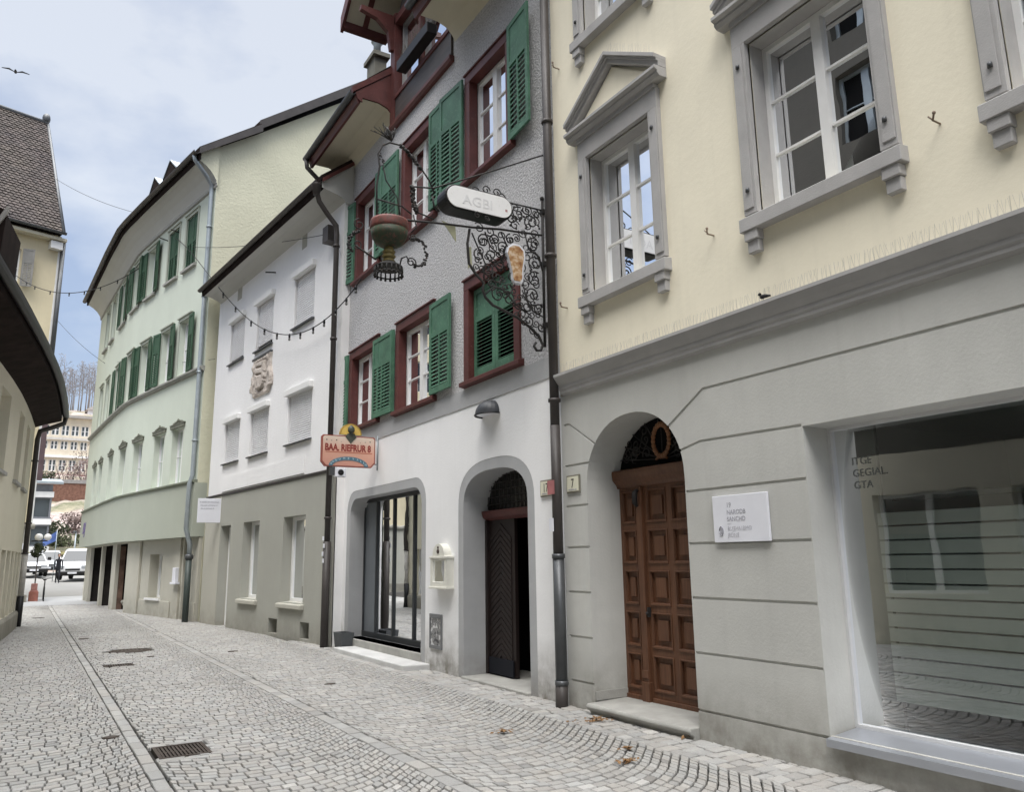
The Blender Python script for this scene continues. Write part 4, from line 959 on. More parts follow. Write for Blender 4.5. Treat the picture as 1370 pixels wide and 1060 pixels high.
mk('pipe_section', MB().tube([WF.pt(.1, .12, 1.95), WF.pt(.1, .12, -.2)], .075, 10), M['pipe_brown'], p3)
m = MB(WF)
for z, dx in ((1.55, .0), (1.68, .03), (1.83, -.02), (1.97, .02)): m.lathe([(.04, -.004), (.04, .004)], .1 + dx, .195, 10, z) if False else m.box(.06 + dx, .13 + dx, .19, .197, z, z + .08)
mk('sticker', m, M['panel_white'], p3)
m = MB(WF); m.box(.33, .6, 0, .22, 8.2, 8.55); mk('beam_end', m, M['pipe_brown'], white)
# hanging white board
hb = thing('hanging_board', 'white square sign board with grey lines of text projecting near the zinc downpipe', 'sign', (4.3, 21.95, 2.6))
HB = Fn(lambda X, q, z: (X, 21.95 + q, z))
mk('board', MB(HB).box(3.75, 4.38, -.02, .02, 2.61, 3.24), M['panel_white'], hb, .005)
for k, (t_, sh) in enumerate((('w cunsnc cm vmnmvnum', .0), ('ama cunc unmvmua nr', .02), ('dm vl unvmum dr', .03))):
    mk('lettering', text_mb(t_, .066, lambda x, y, q, k=k, sh=sh: (3.79 + sh + x, 21.925 - q, 3.13 - k * .085 + y), .001, .72), M['text_grey'], hb)
m = MB(HB); m.box(4.38, 4.50, -.012, .012, 3.04, 3.07); m.box(4.38, 4.50, -.012, .012, 2.77, 2.80); mk('sign_arm', m, M['white_paint'], hb)

# ================================================================== GREEN TOWNHOUSE
NF = Frame([(3.95, 23.5), (2.80, 29.3), (2.54, 31.0), (2.06, 40)], 1)
GL = NF.len
green = thing('green_townhouse', 'tall pale green curved townhouse with dark green shutters and arcade', 'house', (3.4, 27, 0))
ub = [GL * k / 44 for k in range(1, 44)]
ctr = [1.75, 3.32, 5.38, 7.2, 9.6, 12.2, 14.0]
hw = .46
top = [rect(c - hw, c + hw, 10.72, 12.46) for c in ctr]; mid = [rect(c - hw, c + hw, 7.22, 9.0) for c in ctr]; low = [rect(c - hw, c + hw, 3.90, 5.58) for c in ctr]
m = MB(NF); m.wall(rect(0, GL, 3.84, 13.0), [(h, .2) for h in top + mid + low], 0, ub); mk('upper_wall', m, M['green_wall'], green)
mk('skirt_wall', MB(NF).extrude([(.06, 3.80), (.06, 2.30), (-.30, 2.30), (-.30, 3.80)], 0, GL, 44), M['green_skirt'], green)
mk('string_course', MB(NF).extrude([(-.02, 3.80), (.10, 3.80), (.12, 3.83), (.12, 3.87), (-.02, 3.89)], 0, GL, 44), paint('dull_green_ledge', (.20, .22, .17), .8), green)
mk('string_course', MB(NF).extrude([(-.02, 7.04), (.07, 7.06), (.12, 7.12), (.12, 7.17), (-.02, 7.19)], 0, GL, 44), paint('grey_sill_ledge', (.30, .30, .27), .8), green)
gz = [(.65, 13.75), (-.5, 14.0)]
m = MB(NF); m.face([(0.001, -.27, 0), (0.001, -9, 0), (0.001, -9, 21.2), (0.001, -1.2, 15.0), (0.001, -.0, 14.1), (.001, .0, 2.3), (.001, -.27, 2.3)])
m.face([(GL, -.27, 0), (GL, -9, 0), (GL, -9, 20.6), (GL, 0, 14.1), (GL, 0, 2.3), (GL, -.27, 2.3)]); m.face([(0, -9, 0), (GL, -9, 0), (GL, -9, 20), (0, -9, 20)])
mk('gable_wall', m, M['yellow_gable'], green)
for i, c in enumerate(ctr):
    for row, (z0, z1) in enumerate(((3.90, 5.58), (7.22, 9.0), (10.72, 12.46))):
        w = window(green, NF, c - hw, c + hw, z0, z1, .17, 1, True, fw=.05, curtains=[(c - hw + .05, c - .1)] if (i + row) % 2 else [])
        m = MB(NF); t = .10
        if row == 0:
            m.box(c - hw - t, c + hw + t, -.01, .05, z1, z1 + .10); m.box(c - hw - t - .02, c + hw + t + .02, -.01, .06, z1 + .10, z1 + .13)
            random.seed(i)
            for k in range(7):
                x = c + (k - 3) * .12; m.ball((x, .02, z1 + .15 + .05 * math.cos((k - 3) * .5)), .05, 6, 4, (1, .5, .9))
            m.ball((c, .02, z1 + .23), .06, 8, 5, (1, .5, 1))
        else:
            m.box(c - hw - t, c - hw, -.01, .025, z0, z1); m.box(c + hw, c + hw + t, -.01, .025, z0, z1); m.box(c - hw - t, c + hw + t, -.01, .03, z1, z1 + .10); m.box(c - hw - t - .02, c + hw + t + .02, -.01, .07, z1 + .10, z1 + .14)
        mk('surround', m, paint('grey_green_stone', (.17, .175, .14), .9, .35, 20, .3, .2) if row == 0 else M['green_skirt'], w)
        if row == 2: mk('sill', MB(NF).extrude([(-.2, z0), (.10, z0 - .03), (.10, z0 - .10), (-.01, z0 - .10)], c - hw - .1, c + hw + .1), M['concrete'], w)
        if row and i < 5:
            if row == 2 and i < 2:
                for s in (-1, 1): shutter(w, NF, c + s * hw, z0, z1, hw - .01, -s, -.06, 0, 'shutter_dark', 13, .5)
            else:
                if not (row == 1 and i == 0): shutter(w, NF, c + hw + .02, z0, z1, .46, 1, .04, .05 + .1 * (i % 2), 'shutter_dark')
                shutter(w, NF, c - hw - .02, z0, z1, .46, -1, .05, .10, 'shutter_dark')
# ground floor
gd_ = -.28
gfo = [(rect(6.35, 8.4, -.3, 2.26), .12), (rect(9.25, 11.75, -.3, 2.26), .12), (rect(12.1, 15.2, -.3, 2.26), .12), (rect(.62, 1.36, -.3, 2.28), .5), (rect(3.1, 4.2, .53, 1.86), .3)]
m = MB(NF); m.wall(rect(-.02, GL, -.3, 2.31), gfo, gd_, ub); mk('ground_floor_wall', m, M['beige_base'], green)
m = MB(NF); m.box(2.2, 4.95, gd_, gd_ + .035, -.2, .47); m.box(1.5, 1.95, gd_, gd_ + .06, -.2, 2.3); m.box(.02, .56, gd_, gd_ + .10, -.2, 2.3); m.box(5.0, 6.3, gd_, gd_ + .08, -.2, 2.3); m.box(.04, .58, gd_ + .1, gd_ + .13, -.2, .5)
mk('ground_floor_pier', m, M['beige_base'], green, .01)
w = window(green, NF, 3.1, 4.2, .53, 1.86, .28 - gd_, 0, True, inner='room', idepth=.3)
mk('curtain', drape(NF, 3.15, 4.15, .55, 1.84, -.60, 8, .02), M['curtain'], w); mk('sill', MB(NF).box(3.02, 4.28, gd_ - .02, gd_ + .08, .47, .53), M['white_paint'], w)
for a, b in ((6.2, 8.6), (9.1, 15.3)):
    m = MB(NF); m.box(a, b, -3.2, -3.0, -.2, 2.4); m.face([(a, -.405, 2.28), (b, -.405, 2.28), (b, -3.1, 2.28), (a, -3.1, 2.28)]); m.box(a - .1, a, -3.2, -.405, -.2, 2.4); m.box(b, b + .1, -3.2, -.405, -.2, 2.4)
    for q in ((8.5, 9.15) if a < 9 else (11.8, 12.05)): m.box(q, q + .04, -3.0, -.405, -.2, 2.28)
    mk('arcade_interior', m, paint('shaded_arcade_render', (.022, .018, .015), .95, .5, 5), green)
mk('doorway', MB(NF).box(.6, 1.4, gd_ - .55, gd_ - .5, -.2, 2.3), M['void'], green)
m = MB(NF); random.seed(4)
for k in range(60): m.ball((random.uniform(6.4, 8.3), gd_ - random.uniform(.25, 1.5), random.uniform(.02, .28) * random.random()), random.uniform(.06, .15), 5, 4, (1, 1, .7))
mk('rubble_heap', m, M['plinth'], green)['kind'] = 'stuff'
m = MB(NF); m.box(8.42, 9.05, gd_ - .3, gd_ - .02, .0, 2.2); mk('brick_pier', m, paint('brick_pier', (.19, .12, .09), .9, .5, 12), green)
letterbox = MB(NF).box(1.5, 1.75, gd_ + .06, gd_ + .16, 1.05, 1.45); letterbox.box(1.38, 1.8, gd_ + .06, gd_ + .2, .98, 1.04); mk('letterbox', letterbox, M['panel_white'], green, .008)
# purple letters on the skirt
mk('purple_lettering', text_mb('BJ', .68, lambda x, y, q: NF.pt(15.75 - x * 1.6, .064 + q, 2.86 + y), .006, 1.0, shear=.25), M['purple'], green)
# cove, gutter, roof, dormers
cove = [(.0, 12.78), (.03, 12.80), (.03, 12.86), (.05, 12.88), (.05, 12.93), (.10, 13.02), (.20, 13.16), (.36, 13.30), (.52, 13.40), (.62, 13.43)]
mk('coved_eave', MB(NF).extrude(cove, -.12, GL + .15, 44, False), M['soffit_grey'], green)
mk('eave_moulding', MB(NF).extrude([(.0, 12.74), (.06, 12.76), (.06, 12.80), (.0, 12.82)], 0, GL, 44), M['concrete'], green)
mk('fascia', MB(NF).extrude([(.58, 13.425), (.64, 13.40), (.66, 13.62), (.58, 13.64)], -.2, GL + .2, 44), M['dark_roof'], green)
mk('gutter', gutter(NF, -.28, GL + .3, .74, 13.62, .09, 44), M['pipe_brown'], green)
mk('roof', MB(NF).extrude([(.66, 13.64), (.68, 13.76), (-1.2, 15.25), (-1.2, 15.1)], -.3, GL + .3, 44), M['dark_roof'], green)
mk('roof', MB(NF).extrude([(-1.15, 15.22), (-1.15, 15.34), (-9.2, 21.9), (-9.2, 21.7)], -.26, GL + .3, 44), M['dark_roof'], green)
m = MB(NF); m.extrude([(.66, 13.55), (.68, 13.74), (-1.25, 15.26), (-1.25, 15.0)], -.31, -.29); m.extrude([(-1.15, 15.04), (-1.15, 15.36), (-9.2, 21.92), (-9.2, 21.55)], -.28, -.26); mk('verge_board', m, M['pipe_brown'], green)
mk('eave_return', MB(NF).face([(-.10, d, z) for d, z in cove] + [(-.10, .63, 13.62), (-.10, .0, 14.12)]), M['yellow_gable'], green)
for c in (5.0, 6.7):
    m = MB(NF)
    m.box(c - .55, c + .55, -2.4, -.35, 14.3, 15.25); m.prism([(c - .62, 15.22), (c + .62, 15.22), (c, 15.72)], -2.6, -.2)
    dd = mk('roof_dormer', m, M['dark_roof'], green)
    m = MB(NF); m.prism([(c - .66, 15.24), (c, 15.76), (c, 15.80), (c - .66, 15.29)], -2.6, -.17); m.prism([(c, 15.76), (c + .66, 15.24), (c + .66, 15.29), (c, 15.80)], -2.6, -.17); mk('dormer_capping', m, M['pipe_grey'], dd)
gp_ = [NF.pt(-.05, .74, 13.58), NF.pt(-.05, .70, 13.42), NF.pt(-.0, .30, 13.02), NF.pt(.12, .10, 12.85), NF.pt(.12, .09, 12.6), NF.pt(.12, .09, 4.0), NF.pt(.12, .16, 3.75), NF.pt(.12, .17, 2.5), NF.pt(.16, .02, 2.1), NF.pt(.16, .02, 1.7)]
p4 = pipe('downpipe', green, gp_, .065, 'pipe_grey', [(*NF.pt(.12, .09, 0)[:2], z) for z in (11.5, 9.3, 7.0, 5.0)])
mk('pipe_section', MB().tube([NF.pt(.16, .02, 1.75), NF.pt(.16, .02, -.2)], .085, 10), paint('green_black_pipe', (.05, .065, .06), .5), p4)
mk('pipe_collar', MB().lathe([(.1, 0), (.115, .03), (.115, .10), (.1, .13)], *NF.pt(.16, .02, 0)[:2], 10, 1.68), M['zinc'], p4)
for u, z in ((3.95, 12.3), (2.9, 12.25)):
    m = MB(NF); m.tube([(u, 0, z), (u - .05, .3, z + .02)], .02, 5); mk('wall_hook', m, M['iron'], green)

# ================================================================== LEFT SIDE
LF = Frame([(-.08, 25.3), (-.22, 22.6), (-.44, 19.7), (-.82, 16.5), (-1.45, 12.2), (-1.55, 11.75)], 1)
left = thing('low_eaved_house', 'low ivory house with deep dark overhanging eave and thick brown downpipe', 'house', (-.6, 19, 0))
LL = LF.len
ys = [(1.75, 2.75), (3.65, 4.75), (6.35, 7.55), (9.2, 10.4)]
lo = [(.42 + k * 1.02, 1.20 + k * 1.02) for k in range(12)]
m = MB(LF); m.wall(rect(0, LL, -.3, 5.5), [(rect(a, b, 3.48, 5.02), .28) for a, b in ys] + [(rect(a, b, .42, 1.92), .25) for a, b in lo], 0, [LL * k / 30 for k in range(1, 30)])
shell(m, 0, LL, -4, -.3, 5.5, 16); mk('wall', m, M['left_wall'], left)
mk('plinth', MB(LF).extrude([(0, -.2), (.08, -.2), (.08, .36), (.05, .41), (0, .42)], .02, LL, 30), M['plinth'], left)
for a, b in ys:
    w = window(left, LF, a, b, 3.48, 5.02, .25, 1, True, idepth=.5); mk('sill', MB(LF).extrude([(-.25, 3.48), (.07, 3.45), (.07, 3.38), (0, 3.38)], a - .06, b + .06), M['concrete'], w)
for i, (a, b) in enumerate(lo):
    w = window(left, LF, a, b, .42, 1.92, .22, 0, False, idepth=.4)
ev = [(.0, 5.36), (.25, 5.46), (.56, 5.56), (.62, 5.58), (.62, 5.82), (.45, 6.02), (-4.2, 9.0), (-4.2, 8.8), (0, 5.6)]
mk('eave_boards', MB(LF).extrude(ev, -.12, LL, 30), M['dark_roof'], left)
mk('roof_edge', MB(LF).extrude([(.57, 5.80), (.68, 5.80), (.70, 5.92), (.30, 6.2), (.25, 6.1)], -.2, LL, 30), paint('mossy_tile_edge', (.025, .022, .02), .95, .5, 14, .1, .08), left)
mk('gutter', gutter(LF, -.22, LL, .71, 5.74, .085, 30), M['black'], left)
lpz = [LF.pt(-.12, .71, 5.68), LF.pt(-.12, .69, 5.52), LF.pt(-.02, .38, 5.35), LF.pt(.06, .13, 5.24), LF.pt(.08, .09, 5.0), LF.pt(.08, .09, 1.0)]
p5 = pipe('downpipe', left, lpz, .065, 'pipe_brown', [(*LF.pt(.08, .09, 0)[:2], z) for z in (4.4, 2.7, 1.9)])
mk('pipe_section', MB().tube([LF.pt(.08, .09, 1.9), LF.pt(.08, .09, .75)], .072, 10), paint('peeling_white_pipe', (.50, .48, .45), .7, .3, 10, .1, wear=(.05, .045, .045)), p5); mk('pipe_section', MB().tube([LF.pt(.08, .09, .78), LF.pt(.08, .09, -.2)], .085, 10), M['black'], p5)
m = MB(LF); m.extrude([(-1.4, 6.3), (.40, 6.02), (.63, 5.95), (.66, 6.62), (.60, 6.70), (-1.4, 7.4)], 11.2, 12.35); dd = mk('roof_dormer', m, M['dark_roof'], left)
mk('verge_board', MB(LF).extrude([(.40, 6.18), (.45, 6.16), (.70, 6.68), (.66, 6.73)], 12.35, 12.39), paint('pale_verge_board', (.42, .40, .37), .8), dd)
# opposite house further back along the left side (shows in the panes on the right)
OF = Frame([(-1.75, 11.7), (-2.4, -5)])
op = thing('opposite_house', 'beige house across the street, mirrored in the large shop window', 'house', (-2.5, 0, 0))
ow = [(a, a + 1.1) for a in (.9, 3.2, 5.5, 7.8, 10.1, 12.4)]
m = MB(OF); m.wall(rect(0, 16.3, 3.3, 13.4), [(rect(a, b, 3.9, 5.5), .2) for a, b in ow] + [(rect(a, b, 6.6, 8.2), .2) for a, b in ow] + [(rect(a, b, 9.3, 10.8), .2) for a, b in ow]  + [(rect(a, b, 11.6, 12.8), .2) for a, b in ow])
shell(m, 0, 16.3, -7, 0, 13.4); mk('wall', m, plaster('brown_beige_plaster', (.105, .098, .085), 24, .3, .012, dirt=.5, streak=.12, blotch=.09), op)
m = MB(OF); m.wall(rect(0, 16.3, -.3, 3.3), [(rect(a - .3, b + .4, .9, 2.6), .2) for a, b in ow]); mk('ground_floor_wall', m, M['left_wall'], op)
for a, b in ow:
    for z0, z1 in ((3.9, 5.5), (6.6, 8.2), (9.3, 10.8), (11.6, 12.8)):
        w = mk('window', sash(OF, a, b, z0, z1, -.15, .07, 1, True), M['pipe_grey'], op); mk('pane', MB(OF).face([(a, -.19, z0), (b, -.19, z0), (b, -.19, z1), (a, -.19, z1)]), M['void'], w)
        if z0 < 4: shutter(w, OF, a - .03, z0, z1, .5, -1, mat='shutter_dark'); shutter(w, OF, b + .03, z0, z1, .5, 1, mat='shutter_dark')
    w = window(op, OF, a - .3, b + .4, .9, 2.6, .17, 0, True); mk('roller_blind', MB(OF).box(a - .24, b + .34, -.26, -.24, 1.9, 2.56), paint('brown_roller', (.20, .11, .08), .8), w)
mk('roof', MB(OF).extrude([(.6, 13.35), (.6, 13.5), (-3.5, 16.8), (-7.6, 13.5), (-7.6, 13.35)], -.2, 16.5), M['dark_roof'], op)

# second house on the left, tiled roof, facing the camera
HF = Frame([(.12, 40.0), (-9.72, 37.13)])
tiled = thing('tiled_roof_house', 'tall cream house with steep brown tiled roof and corner downpipe', 'house', (-3, 40, 0))
m = MB(HF); hw_ = [rect(1.55, 2.35, z, z + 1.75) for z in (4.0, 7.2, 10.4, 13.7)] + [rect(a, a + .9, z, z + 1.75) for a in (4.2, 6.9) for z in (4.0, 7.2, 10.4, 13.7)]
m.wall(rect(0, 10.2, -.3, 16.5), [(h, .2) for h in hw_]); shell(m, 0, 10.2, -10, -.3, 16.5); mk('wall', m, M['old_cream'], tiled)
m = MB(HF); m.box(.02, 10.2, .0, .10, -.3, 3.1); mk('ground_floor_wall', m, M['taupe_light'], tiled); mk('string_course', MB(HF).extrude([(0, 3.1), (.16, 3.12), (.2, 3.2), (.2, 3.28), (0, 3.34)], -.1, 10.2), M['plinth'], tiled); m = MB(HF); m.box(-.06, 10.2, .10, .16, -.3, .35); mk('plinth', m, M['plinth'], tiled)
mk('corner_quoin', MB(HF).box(-.03, .10, -.02, .04, 3.34, 16.1), M['white_paint'], tiled)
for h in hw_:
    a, b, z0, z1 = h[0][0], h[1][0], h[0][1], h[2][1]
    w = window(tiled, HF, a, b, z0, z1, .15, 1, True)
    shutter(w, HF, a - .03, z0, z1, .46, -1, .12, .5, 'grey_shutter' if 'grey_shutter' in M else M.setdefault('grey_shutter', paint('weathered_grey_shutter', (.22, .215, .20), .7)) and 'grey_shutter')
mk('soffit', MB(HF).box(-.1, 10.4, -.3, .45, 16.15, 16.28), M['soffit'], tiled); mk('rafter_end', MB(HF).box(.02, .52, .0, .36, 15.75, 16.1), M['white_paint'], tiled)
mk('gutter', gutter(HF, .0, 10.5, .58, 16.5, .10), M['zinc'], tiled)
pipe('downpipe', tiled, [HF.pt(-.06, .12, z) for z in (16.3, 9.2)], .10, 'zinc')
mk('corner_shutter', MB(HF).box(-.2, -.0, -.06, .12, 5.2, 9.6), paint('purple_brown_board', (.13, .09, .10), .7), tiled)
# roof tiles: overlapping courses
tmat, nt, b, o_ = new_mat('brown_clay_tiles'); gi = nt.nodes.new('ShaderNodeNewGeometry')
nt.links.new(mixc(nt, math_(nt, 'MULTIPLY', ramp(nt, noise(nt, coords(nt), .6, 4), [(.35, 0), (.7, 1)]), .4), mixc(nt, gi.outputs['Random Per Island'], (.048, .040, .040), (.095, .076, .072)), (.10, .085, .06)), b.inputs['Base Color']); b.inputs['Roughness'].default_value = .9
m = MB(HF); rows = 46; random.seed(8)
def rp(u, t): return (u, .5 - 5.4 * t, 16.5 + 7.9 * t)
for i in range(rows):
    t0, t1 = i / rows, (i + 1.35) / rows; ue = .08 - .30 * t0; u = ue - (0 if i % 2 else .11); w = .22
    while u < 10.5:
        a, c = max(u, ue), u + w - .018
        if c - a > .05:
            p0, p1, p2, p3 = rp(a, t0), rp(c, t0), rp(c, t1), rp(a, t1); l = .04 + random.uniform(-.01, .01); q = rp((a + c) / 2, t0 - .28 / rows)
            m.face([(p0[0], p0[1] + l, p0[2] + l * .7), (q[0], q[1] + l * 1.05, q[2] + l * .74), (p1[0], p1[1] + l, p1[2] + l * .7), (p2[0], p2[1] - .01, p2[2] - .01), (p3[0], p3[1] - .01, p3[2] - .01)])
        u += w
mk('roof', m, tmat, tiled)
m = MB(HF); a, b_, c, d_ = rp(.08, 0), rp(10.5, 0), rp(10.5, 1), rp(-.2, 1)
m.face([(x[0], x[1] - .02, x[2] - .03) for x in (a, b_, c, d_)]); m.face([(.08, .5, 16.5), (-.2, -4.9, 24.4), (.08, -10, 16.5)]); m.face([(-.2, -4.9, 24.4), (10.5, -4.9, 24.4), (10.5, -10, 16.5), (.08, -10, 16.5)])
mk('roof_underlay', m, M['dark_roof'], tiled)
m = MB(HF); m.tube([rp(.08, 0), rp(-.06, .5), rp(-.2, 1)], .08, 8); m.tube([rp(-.2, 1), rp(10.5, 1)], .13, 8); m.ball((-.12, -4.9, 24.65), .2, 8, 6, (1, 1, 1.5)); mk('ridge_tiles', m, M['zinc'], tiled)
t = thing('wall_signs', 'two small white round lamp globes above the clipped round bush', 'lamp', (.5, 40.5, 2.5))
m = MB(); m.ball((.46, 40.6, 2.78), .16, 10, 7); m.ball((.80, 40.7, 2.78), .15, 10, 7); mk('globe', m, M['bright_white'], t); mk('lamp_arm', MB().tube([(.2, 40.5, 2.6), (.46, 40.6, 2.62), (.8, 40.7, 2.62)], .03, 5), M['iron'], t); t.name = 'globe_lamp'
t = thing('shop_sign', 'small white sign board on the corner of the tiled roof house', 'sign', HF.pt(.4, .1, 2.2))
mk('board', MB(HF).box(.22, .55, .10, .15, 2.24, 2.50), M['panel_white'], t)

# ================================================================== STREET: ground, cobbles, strips, covers
def gz_(y): return 0.0 if y < 40 else (.03 * (y - 40) if y < 75 else 1.05)
m = MB()
ysx = [-400, -60, -12, 2, 10, 20, 30, 37, 40, 45, 50, 55, 60, 65, 70, 76]
xs = [-500, -120, -40, -15, -6, 0, 3, 6, 15, 40, 120, 500]
ids = {(i, j): m.vert(x, y, gz_(y) - .035) for i, x in enumerate(xs) for j, y in enumerate(ysx)}
for i in range(len(xs) - 1):
    for j in range(len(ysx) - 1): m.f.append([ids[i, j], ids[i + 1, j], ids[i + 1, j + 1], ids[i, j + 1]])
gm, nt, b, o_ = new_mat('gravelly_joint_and_asphalt'); v = coords(nt)
sp_ = nt.nodes.new('ShaderNodeSeparateXYZ'); nt.links.new(v, sp_.inputs[0])
far = ramp(nt, math_(nt, 'DIVIDE', math_(nt, 'SUBTRACT', sp_.outputs[1], 36.0), 8.0, True), [(.1, 0), (.9, 1)])
nn = noise(nt, v, 35, 5, .65)
nt.links.new(mixc(nt, far, mixc(nt, nn, (.014, .013, .011), (.05, .045, .038)), mixc(nt, noise(nt, v, .6, 6), (.19, .186, .175), (.26, .255, .24))), b.inputs['Base Color']); b.inputs['Roughness'].default_value = .95
bump(nt, b, nn, .4, .01)
gr_ = mk('ground', m, gm, loc=(0, 0, 0)); tag(gr_, 'pale open square and street bed stretching away from the houses', None, kind='structure')

class Paving:
    def __init__(s): s.v, s.f, s.c = [], [], []
    def stone(s, q, h, inset, colr):
        """q: four ground corners, counter-clockwise"""
        b = len(s.v); ia, ib = inset if isinstance(inset, tuple) else (inset, inset)
        e1 = Vector((q[1][0] - q[0][0], q[1][1] - q[0][1])).normalized(); e2 = Vector((q[3][0] - q[0][0], q[3][1] - q[0][1])).normalized(); sg = ((1, 1), (-1, 1), (-1, -1), (1, -1))
        for p in q: s.v.append((p[0], p[1], -.03))
        tz = [random.uniform(-.002, .002) for _ in q]
        for f, dz in ((.25, -.008), (1.0, 0)):
            for p, t, (u, w) in zip(q, tz, sg): s.v.append((p[0] + (e1.x * ia * u + e2.x * ib * w) * f, p[1] + (e1.y * ia * u + e2.y * ib * w) * f, h + dz + t))
        for i in range(4):
            j = (i + 1) % 4
            s.f.append((b + i, b + j, b + 4 + j, b + 4 + i)); s.f.append((b + 4 + i, b + 4 + j, b + 8 + j, b + 8 + i))
        s.f.append((b + 8, b + 9, b + 10, b + 11)); s.c += [colr] * 9
pv = Paving(); random.seed(21)
def shade():
    g = random.gauss(1, .06); w = random.uniform(-.012, .03)
    if random.random() < .02: g *= 1.2
    if random.random() < .03: g *= .78
    return (g * (1 + w), g, g * (1 - w), 1)
def inside_hole(x, y):
    if 1.08 < x < 1.56 and 7.47 < y < 8.02: return True
    if 1.20 < x < 1.68 and 14.36 < y < 14.72: return True
    if (x - 1.85) ** 2 + (y - 16.78) ** 2 < .42 ** 2: return True
    return False
def lane(xa, xb, y0, y1, xc, Rr, pitch=.104, size=.112, maxslope=1.25):
    def arc(x):
        dx = x - xc; a = min(abs(dx), Rr * .70)
        return Rr - math.sqrt(Rr * Rr - a * a) + max(0, abs(dx) - Rr * .70) * .98
    n = int((y1 - y0 + 3) / pitch)
    for i in range(-int(2.2 / pitch), n):
        yb = y0 + i * pitch; x = xa - random.random() * .06
        while x < xb - .02:
            a = min(abs(x - xc) / Rr, .7); c = math.sqrt(1 - a * a)
            w = size * c * c * random.uniform(.8, 1.25)
            xl, xr = max(x, xa), min(x + w, xb); x += w
            if xb - xr < .04: xr = xb; x = xb
            if xr - xl < .025: continue
            g = .0034; j = lambda: random.uniform(-.0024, .0024)
            ya, yc = yb + arc(xl), yb + arc(xr)
            my = (ya + yc) / 2
            if my < y0 or my > y1 or inside_hole((xl + xr) / 2, my): continue
            p = pitch - .0135
            pv.stone([(xl + g + j(), ya + j()), (xr - g + j(), yc + j()), (xr - g + j(), yc + p + j()), (xl + g + j(), ya + p + j())], random.uniform(-.0035, .003), (.005, .006), shade())
def straight(xa, xb, y0, y1, lw, lh, jit=.006, run='x', inset=.014, tone=1.0):
    y = y0
    while y < y1:
        h = lh * random.uniform(.85, 1.15); x = xa
        while x < xb - .02:
            w = min(lw * random.uniform(.8, 1.25), xb - x)
            if xb - x - w < lw * .4: w = xb - x
            g = .006; j = lambda: random.uniform(-jit, jit); c = shade(); c = (c[0] * tone, c[1] * tone, c[2] * tone, 1)
            pv.stone([(x + g + j(), y + g + j()), (x + w - g + j(), y + g + j()), (x + w - g + j(), y + h - g + j()), (x + g + j(), y + h - g + j())], random.uniform(-.005, .004), inset, c)
            x += w
        y += h
Y0, Y1 = 1.6, 37.0
lane(-2.9, -.55, Y0, Y1, -1.6, 1.3); lane(-.55, .953, Y0, Y1, .1, 1.05)
lane(1.08, 2.742, Y0, Y1, 1.72, 1.15); lane(2.888, 4.72, Y0, Y1, 3.55, 1.22)
straight(4.72, 5.5, Y0, 16.5, .16, .13, .010)
straight(.955, 1.075, Y0, Y1, .12, .30, .002, inset=.006, tone=.97); straight(2.745, 2.885, Y0, Y1, .14, .26, .003, inset=.006, tone=.97)
straight(1.56, 1.66, 7.42, 8.06, .1, .22, .003); straight(1.08, 1.56, 8.02, 8.12, .2, .1, .003); straight(1.08, 1.56, 7.37, 7.47, .2, .1, .003)
me = bpy.data.meshes.new('road'); me.from_pydata(pv.v, [], pv.f); me.update()
at = me.color_attributes.new('tone', 'FLOAT_COLOR', 'CORNER')
flatc = []
for p, c in zip(me.polygons, pv.c): flatc.extend(c * p.loop_total)
at.data.foreach_set('color', flatc)
cm_, nt, b, o_ = new_mat('granite_setts'); v = coords(nt); vc = nt.nodes.new('ShaderNodeVertexColor'); vc.layer_name = 'tone'
base = mixc(nt, ramp(nt, noise(nt, v, .55, 6, .6), [(.3, 0), (.7, 1)]), (.33, .325, .31), (.40, .395, .38))
base = mixc(nt, math_(nt, 'MULTIPLY', ramp(nt, noise(nt, v, 90, 3), [(.35, 1), (.6, 0)]), .35), base, (.22, .21, .20))
base = mixc(nt, math_(nt, 'MULTIPLY', ramp(nt, noise(nt, v, 1.8, 7, .7), [(.55, 0), (.75, 1)]), .35), base, (.26, .245, .215))
nt.links.new(mixc(nt, 1.0, base, vc.outputs[0], 'MULTIPLY'), b.inputs['Base Color']); b.inputs['Roughness'].default_value = .72; b.inputs['Specular IOR Level'].default_value = .35
bump(nt, b, noise(nt, v, 70, 5, .6), .35, .008)
me.materials.append(cm_); road = bpy.data.objects.new('road', me); col.objects.link(road); tag(road, 'grey granite sett paving laid in arcs with two flat drainage strips', None, kind='structure'); ORG[road.name] = Vector()
m = MB(); m.f.append([m.vert(-3, 37.0, .004), m.vert(6, 37.0, .004), m.vert(6, 43.5, gz_(43.5) + .004), m.vert(-3, 43.5, gz_(43.5) + .004)])
tag(mk('pavement', m, M['pale_paving'], loc=(0, 40, 0)), 'pale concrete strip crossing the end of the lane', None, kind='structure')
def grate(x0, x1, y0, y1, n, label):
    t = thing('drain_grate', label, 'drain', (x0, y0, 0), 'cast iron drain grates'); m = MB()
    m.box(x0, x1, y0, y0 + .03, -.03, .004); m.box(x0, x1, y1 - .03, y1, -.03, .004); m.box(x0, x0 + .03, y0 + .03, y1 - .03, -.03, .004); m.box(x1 - .03, x1, y0 + .03, y1 - .03, -.03, .004)
    mk('grate_frame', m, M['grate_iron'], t); m = MB()
    for k in range(n): x = x0 + .03 + (x1 - x0 - .06) * (k + .5) / n; m.box(x - .009, x + .009, y0 + .03, y1 - .03, -.03, .0)
    m.box(x0 + .03, x1 - .03, (y0 + y1) / 2 - .012, (y0 + y1) / 2 + .012, -.031, -.002)
    mk('grate_bar', m, M['grate_iron'], t)
M['grate_iron'] = paint('rusty_cast_iron', (.075, .06, .05), .7, .35, 50, .3, .3, .3)
